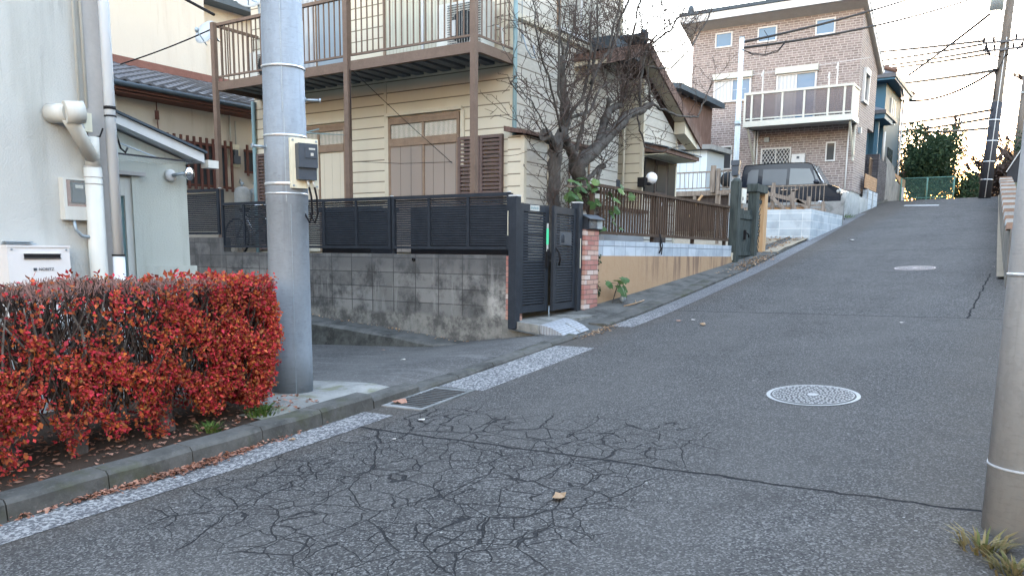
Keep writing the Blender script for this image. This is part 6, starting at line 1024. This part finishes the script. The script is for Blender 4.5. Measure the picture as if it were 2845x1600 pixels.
for v in (.68, 2.92):
    w = part('wheel', M['tyre'], t, lambda m: m.lathe([(0, -.09), (.22, -.09), (.275, -.06), (.28, 0), (.275, .06), (.22, .09), (0, .09)], (CU0+.06, v+.05, G+.28), (1, 0, 0), 24)); part('rim', M['chrome'], w, lambda m: (m.lathe([(.17, 0), (.195, 0), (.195, .02), (.17, .02)], (CU0-.035, v+.05, G+.28), (-1, 0, 0), 20), [m.bar((CU0-.045, v+.05, G+.28), (CU0-.045, v+.05+.18*math.cos(a), G+.28+.18*math.sin(a)), .012, .035, (1, 0, 0)) for a in [.6+1.2566*k for k in range(5)]]))
    part('wheel_arch', M['black'], t, lambda m: m.lathe([(0, 0), (.325, 0), (.325, .01), (0, .01)], (CU0+.02, v+.05, G+.30), (-1, 0, 0), 24))
part('headlight', M['lampglass'], t, lambda m: m.ball((CU0+.10, .19, G+.78), .10, (.9, .9, 1), 12, 8)); part('headlight', M['lampglass'], t, lambda m: m.ball((CU1-.10, .19, G+.78), .10, (.9, .9, 1), 12, 8))
for v in (1.95, 1.60): part('door_handle', M['chrome'], t, lambda m: m.box(CU0-.02, CU0+.02, v-.11, v+.11, G+.86, G+.89))
part('door_mirror', M['carpaint'], t, lambda m: m.ball((CU0-.08, .88, G+1.10), .1, (.8, 1, .75), 10, 7)); part('aerial', M['black'], t, lambda m: m.tube([(20.9, 3.2, G+1.74), (20.9, 3.38, G+1.98)], .006, 4)); part('side_moulding', M['chrome'], t, lambda m: m.box(CU0-.008, CU0-.001, .75, 2.6, G+.40, G+.412)); part('bumper', M['black'], t, lambda m: m.box(CU0+.05, CU1-.05, .04, .25, G+.18, G+.42))
part('bonnet', M['carpaint'], t, lambda m: m.prism([(CU0+.10, .66, G+1.05), (CU0+.10, .40, G+.99), (CU0+.10, .40, G+.95), (CU0+.10, .66, G+1.0)], (1.25, 0, 0)))
# ------------------------------------------------------------------ crest: mesh fence, evergreens, bare trees
t = thing('mesh_fence', 'green wire mesh fence across the top of the hill', 'fence', (34, -1, 4.1))
part_each('post', M['greennet'], t, [lambda m, v=v: m.tube([(34, v, 3.9), (34, v, 5.18)], .035, 8) for v in (.15, -.95, -2.05)]); part('rails', M['greennet'], t, lambda m: [m.tube([(34, .15, z), (34, -2.05, z)], .022, 6) for z in (5.16, 4.25)]); part('mesh', m_clear('green_mesh', (.09, .19, .17), .13), t, lambda m: m.box(33.996, 34.004, -2.04, .14, 4.12, 5.15))
part('marker_plate', M['white'], t, lambda m: m.box(33.9, 33.95, .0, .1, 4.1, 4.75))
def crown(m, n, c, r, leaf, lump=7, seed=1, minz=-1):
    rr = random.Random(seed); cs = [(Vector((rr.gauss(0, .42), rr.gauss(0, .42), rr.uniform(-.5, .6))), rr.uniform(.28, .5)) for _ in range(lump)]
    for i in range(n):
        cc, q = rr.choice(cs); d = Vector((rr.gauss(0, 1), rr.gauss(0, 1), rr.gauss(0, 1))).normalized()*q*(rr.random()**.4); p = cc+d
        if p.z < minz: continue
        P = Vector((c[0]+p.x*r[0], c[1]+p.y*r[1], c[2]+p.z*r[2])); l = leaf*rr.uniform(.6, 1.4); leafquad(m, P, (rr.gauss(0, 1), rr.gauss(0, 1), rr.gauss(.2, 1)), l*.55, l)
def bush(name, label, c, r, n, leaf, mat, seed, trunk=.1, lump=9):
    t = thing(name, label, 'tree' if 'tree' in name else 'shrub', (c[0], c[1], c[2]-r[2])); part('trunk', M['bark'], t, lambda m: [m.tube([(c[0]+a, c[1]+b, c[2]-r[2]-.3), (c[0]+a*2, c[1]+b*2, c[2]-.3*r[2]), (c[0]+a*5, c[1]+b*5, c[2]+.4*r[2])], [trunk, trunk*.7, trunk*.2], 7) for a, b in ((0, 0), (.12, .1), (-.1, .12), (.05, -.14))]); part('crown', mat, t, lambda m: crown(m, n, c, r, leaf, lump, seed)); return t
bush('evergreen_tree', 'dark rounded evergreen behind the green mesh fence beside the blue house', (38.5, -.35, 5.9), (2.6, 2.0, 2.4), 17000, .17, M['darkleaf'], 5, .09, 14)
bush('evergreen_shrub', 'dark evergreen shrub over the grey boundary wall of the blue house', (32.6, .75, 5.5), (1.2, .5, 1.1), 2600, .10, M['darkleaf'], 8, .05)
bush('autumn_shrub', 'sparse tan-leaved shrub glowing at the end of the road', (41, -1.6, 5.0), (2.6, 2.2, 1.7), 1500, .13, M['tanleaf'], 12, .05)
def baretree(name, label, base, h, spread, seed, n0=5, r0=.09):
    rr = random.Random(seed); t = thing(name, label, 'tree', base); m = MB()
    def br(p, d, l, r, dep):
        n = 4; pts = [p.copy()]; q = p.copy()
        for i in range(n):
            d = (d+Vector((rr.gauss(0, .13), rr.gauss(0, .13), rr.gauss(.04, .08)))).normalized(); q = q+d*l/n; pts.append(q.copy())
            if dep > 0 and i > 0:
                for _ in range(2 if dep > 1 else 3): br(q, (d+Vector((rr.gauss(0, spread), rr.gauss(0, spread), rr.gauss(.1, .3)))).normalized(), l*rr.uniform(.45, .7), r*.5, dep-1)
        m.tube(pts, [max(.032, r*(1-.6*i/n)) for i in range(n+1)], 6 if dep > 1 else 3, False)
    for k in range(n0): br(Vector(base)+Vector((rr.gauss(0, .25*spread), rr.gauss(0, .25*spread), 0)), Vector((rr.gauss(0, .35*spread), rr.gauss(0, .35*spread), 1)).normalized(), h*.5*rr.uniform(.8, 1.1), r0, 3)
    part('branches', M['twig'], t, lambda mm: (mm.v.extend(m.v), mm.f.extend(m.f), mm.sm.extend(m.sm), mm.mi.extend(m.mi))); return t
baretree('bare_tree', 'bare tree rising behind the dark evergreen', (46, .6, 3.2), 5.6, .7, 3, 5); baretree('bare_tree', 'bare tree at the end of the road, left of the far poles', (47, -4.2, 3.0), 6.2, .75, 4, 5)
baretree('bare_tree', 'tall bare tree to the right of the far poles', (38, -6.4, 3.8), 7.6, .65, 6, 4, .14); baretree('bare_shrub', 'low leafless brown shrub at the foot of the far poles', (31.5, -4.5, 4.0), 1.7, .9, 9, 9, .03); baretree('bare_shrub', 'leafless thicket across the end of the road', (43, -2.8, 3.3), 2.6, .9, 10, 9, .04)
bush('evergreen_hedge', 'dark clipped evergreen hedge behind the gabled shed on the right', (32.5, -6.3, 5.9), (1.6, 2.1, 1.2), 6500, .11, M['darkleaf'], 21, .06, 16)
bush('evergreen_tree', 'dark evergreen tree above the hedge at the right edge', (37.5, -6.2, 7.0), (2.0, 1.6, 1.6), 3500, .13, M['darkleaf'], 25, .1, 10)
# ------------------------------------------------------------------ right-hand side of the upper road
t = thing('stone_wall', 'low stone wall with stepped brown and white coping up the right side of the road', 'wall', (16, -4.8, 2))
def sw(m):
    for i in range(21):
        u0 = 5.5+i*.9; u1 = u0+.9; v0 = -5.40+bend(u0)*1.12; v1 = -5.40+bend(u1)*1.12; z = zr((u0+u1)/2, -5)+.82; m.hexa([(u0, v0-.22, z-1.6), (u1-.001, v1-.22, z-1.6), (u1-.001, v1, z-1.6), (u0, v0, z-1.6), (u0, v0-.22, z), (u1-.001, v1-.22, z), (u1-.001, v1, z), (u0, v0, z)])
part('wall', M['stone'], t, sw)
def cp(m, par):
    for i in range(21):
        if i % 2 != par: continue
        u0 = 5.5+i*.9+.03; u1 = u0+.84; v0 = -5.40+bend(u0)*1.12; v1 = -5.40+bend(u1)*1.12; z = zr((u0+u1)/2, -5)+.822; m.hexa([(u0, v0-.30, z), (u1, v1-.30, z), (u1, v1+.05, z), (u0, v0+.05, z), (u0, v0-.30, z+.10), (u1, v1-.30, z+.10), (u1, v1+.05, z+.10), (u0, v0+.05, z+.10)])
part('coping', M['cap'], t, lambda m: cp(m, 0)); part('coping', M['graywall'], t, lambda m: cp(m, 1))
tag(MB().grid(frange(8, 27, 20), [-.3, -1.5, -6, -20], lambda u, s: (u, -5.45+bend(u)*1.12+s, zr(u, -5)+.7)).build('right_bank', M['land']), kind='structure')
t = thing('gabled_shed', 'dark panelled shed with a white gable edge beside the stone wall', 'shed', (26, -6, 4)); part('wall', M['darkshed'], t, lambda m: m.prism([(25.5, -4.40, 3.3), (25.5, -4.40, 4.55), (25.5, -4.76, 5.22), (25.5, -6.0, 4.3), (25.5, -6.0, 3.3)], (3.5, 0, 0))); part('gable_edge', M['white'], t, lambda m: (m.bar((25.45, -4.74, 5.26), (25.45, -6.1, 4.25), .08, .06), m.bar((25.45, -4.37, 4.52), (25.45, -4.74, 5.24), .05, .03)))
t = thing('utility_pole', 'weathered far utility pole with a transformer, leaning slightly at the crest', 'utility pole', (29.6, -3.55, 3.9)); FB = Vector((29.6, -3.55, 3.8)); FT = Vector((29.6, -3.86, 13.2)); fp = lambda z: FB.lerp(FT, (z-3.8)/9.4)
part('shaft', M['farpole'], t, lambda m: m.tube([fp(z) for z in (3.8, 7, 10, 13.2)], [.205, .185, .165, .14], 16)); part('guard', M['darkshed'], t, lambda m: m.tube([fp(3.8), fp(7.6)], [.225, .205], 16)); part('earth_wire', M['white'], t, lambda m: m.tube([fp(3.9)+Vector((-.22, -.02, 0)), fp(7.0)+Vector((-.2, -.04, 0)), fp(10)+Vector((-.18, -.05, 0))], .016, 5))
for z in (4.6, 5.3, 6.1, 6.9): part('band', M['band'], t, lambda m: m.cyl(fp(z), fp(z+.03), .222, n=16))
for z, l in ((9.85, .75), (9.55, .65), (11.6, .9), (12.6, 1.0)): a = part('crossarm', M['meterdk'], t, lambda m: m.bar(fp(z)+Vector((-.2, l, 0)), fp(z)+Vector((-.2, -l, .0)), .08, .08)); [part('insulator', M['black'], a, lambda m: m.tube([fp(z)+Vector((-.2, q, .0)), fp(z)+Vector((-.2, q, .22))], .045, 6)) for q in (l*.95, l*.5, -l*.5, -l*.95)]
part('transformer', M['bolt'], t, lambda m: (m.cyl(fp(10.95)+Vector((-.35, .42, 0)), fp(12.1)+Vector((-.35, .42, 0)), .24, n=16), m.cyl(fp(12.1)+Vector((-.35, .42, 0)), fp(12.16)+Vector((-.35, .42, 0)), .26, n=16))); part('cables', M['wire'], t, lambda m: [m.tube([fp(12.4)+Vector((-.2, q, 0)), fp(11)+Vector((-.3, q+.12, 0)), fp(10)+Vector((-.25, q+.05, 0)), fp(8.6)+Vector((-.22, .15, 0)), fp(7.7)+Vector((-.2, .1, 0))], .016, 5) for q in (.85, .62, .30, -.35)]+[m.tube([fp(9.8)+Vector((-.2, -.7, .1)), fp(9.45)+Vector((-.25, -.45, 0)), fp(9.3)+Vector((-.2, -.1, 0))], .03, 5), m.tube([fp(9.8)+Vector((-.2, .65, .1)), fp(9.4)+Vector((-.25, .5, 0)), fp(9.3)+Vector((-.2, .1, 0))], .03, 5)]); part('step_bolts', M['bolt'], t, lambda m: [m.bar(fp(z)+Vector((-.05, .3*s, 0)), fp(z), .03, .03) for z, s in ((8.1, 1), (8.6, -1), (9.2, 1), (10.2, -1), (10.6, 1), (11.0, -1))])
t = thing('utility_pole', 'second slimmer pole standing just behind the far leaning pole', 'utility pole', (34.0, -4.35, 4)); part('shaft', M['farpole'], t, lambda m: m.tube([(34, -4.35, 3.8), (34, -4.5, 11.2)], [.17, .13], 12)); part('fitting', M['bolt'], t, lambda m: m.bar((33.8, -4.1, 8.6), (33.8, -4.8, 8.6), .05, .05))
def cable(label, a, b, sag, r=.05, n=14):
    a = Vector(a); b = Vector(b); m = MB(); m.tube([a.lerp(b, k/n)-Vector((0, 0, sag*4*(k/n)*(1-k/n))) for k in range(n+1)], r, 6, False); mid = a.lerp(b, .5)
    tag(m.build('overhead_cable', M['wire'], base=a), label, 'cable', 'overhead cables')
SP = (14.3, 1.75, 7.15)
cable('overhead cable from the slim service pole, upper of its two', (14.3, 1.75, 7.3), fp(12.9), .25, .034); cable('overhead cable from the slim service pole, lower of its two', SP, fp(12.0), .3, .034)
cable('steeply slanting cable from the far pole down to the blue house roof', fp(11.2)+Vector((-.2, .3, 0)), (34.5, .3, 9.9), .05); cable('sagging cable from the far pole down to the corner of the blue house', fp(8.8)+Vector((-.2, .2, 0)), (35.2, .35, 8.9), .35)
for (v, z, zf, q, lb) in ((2.8, 12.5, 9.95, .7, 'topmost of the level cables passing behind the brick house'), (1.5, 12.05, 9.85, .5, 'second from the top of the level cables at the far pole'), (1.4, 11.75, 9.6, .65, 'third from the top of the level cables at the far pole'), (1.1, 11.6, 9.45, .45, 'fourth from the top of the level cables at the far pole'), (1.1, 10.75, 8.8, .1, 'thick level cable meeting the far pole below its crossarms'), (1.3, 8.65, 7.3, .1, 'low cable from the far pole passing behind the blue house eave'), (-.05, 8.1, 7.0, .05, 'low cable above the dark evergreen'), (-.35, 7.9, 6.6, .05, 'lowest cable above the dark evergreen')):
    cable(lb, fp(zf)+Vector((-.2, q, 0)), (40+(14 if z > 8.5 else 10), v+(v+3.4)*1.3, z+(z-zf)*1.3), .12, .065 if 'thick' in lb else .054)
cable('black cable from the tiled roof up to the left end of the balcony', (.42, 8.9, 4.86), (1.28, 7.3, 5.48), .03, .012); cable('thin cable crossing in front of the tall white building', (-2.2, 8, 6.9), (1.7, 7.2, 6.2), .15, .008); cable('thick dark cable coming down to the satellite dishes', (.4, 9.5, 7.0), (1.4, 7.45, 5.75), .02, .028); cable('thin cable dropping from the pale stucco house towards the tiled roof', (-4.55, 1.25, 2.9), (-.2, 8.9, 4.75), .12, .007)

# ------------------------------------------------------------------ unseen houses and walls on the right, added to block low sky glare
for x0, x1, y0, h, lb in ((-9, 1.5, -10.0, 6.4, 'grey rendered house on the right of the road, nearest the camera'), (3.5, 13.5, -9.6, 7.6, 'grey rendered house on the right of the road, next up the hill'), (15.5, 23.5, -9.4, 8.6, 'grey rendered house on the right of the road, last before the gabled shed')):
    t = thing('roadside_house', lb, 'house', ((x0+x1)/2, y0-4, 0), 'added houses across the road'); part('wall', M['graywall'], t, lambda m: m.box(x0, x1, y0-8, y0, -1, h)); part('roof', M['kawara'], t, lambda m: hip(m, x0-.5, x1+.5, y0-8.5, y0+.5, h+.15, 1.6)); part('window', M['glass'], t, lambda m: [m.box(x0+1+k*2.6, x0+2.4+k*2.6, y0+.001, y0+.03, h-2.4, h-1.2) for k in range(int((x1-x0-2)/2.6))])
    w_ = MB().box(x0-1, x1+.9, -7.0, -6.85, -.6, zr((x0+x1)/2, -6)+1.5).build('glare_blocker_wall', M['stone'], base=((x0+x1)/2, -6.9, 0)); tag(w_, 'stone boundary wall in front of the '+lb.replace('grey rendered house on the right of the road, ', 'house ')+', across the road', 'wall', 'added walls across the road')

# repeats of one kind share a group
kinds = {}
for o in list(C.objects):
    if o.parent is None and o.get('category') and not o.get('group') and not o.get('kind'): kinds.setdefault(o.name.split('.')[0], []).append(o)
for k, os_ in kinds.items():
    if len(os_) > 1:
        for o in os_: o['group'] = {'dead_leaf': 'dead leaves on the ground'}.get(k, k.replace('_', ' ')+('es' if k.endswith(('s', 'x', 'sh')) else 's')+' along the street')
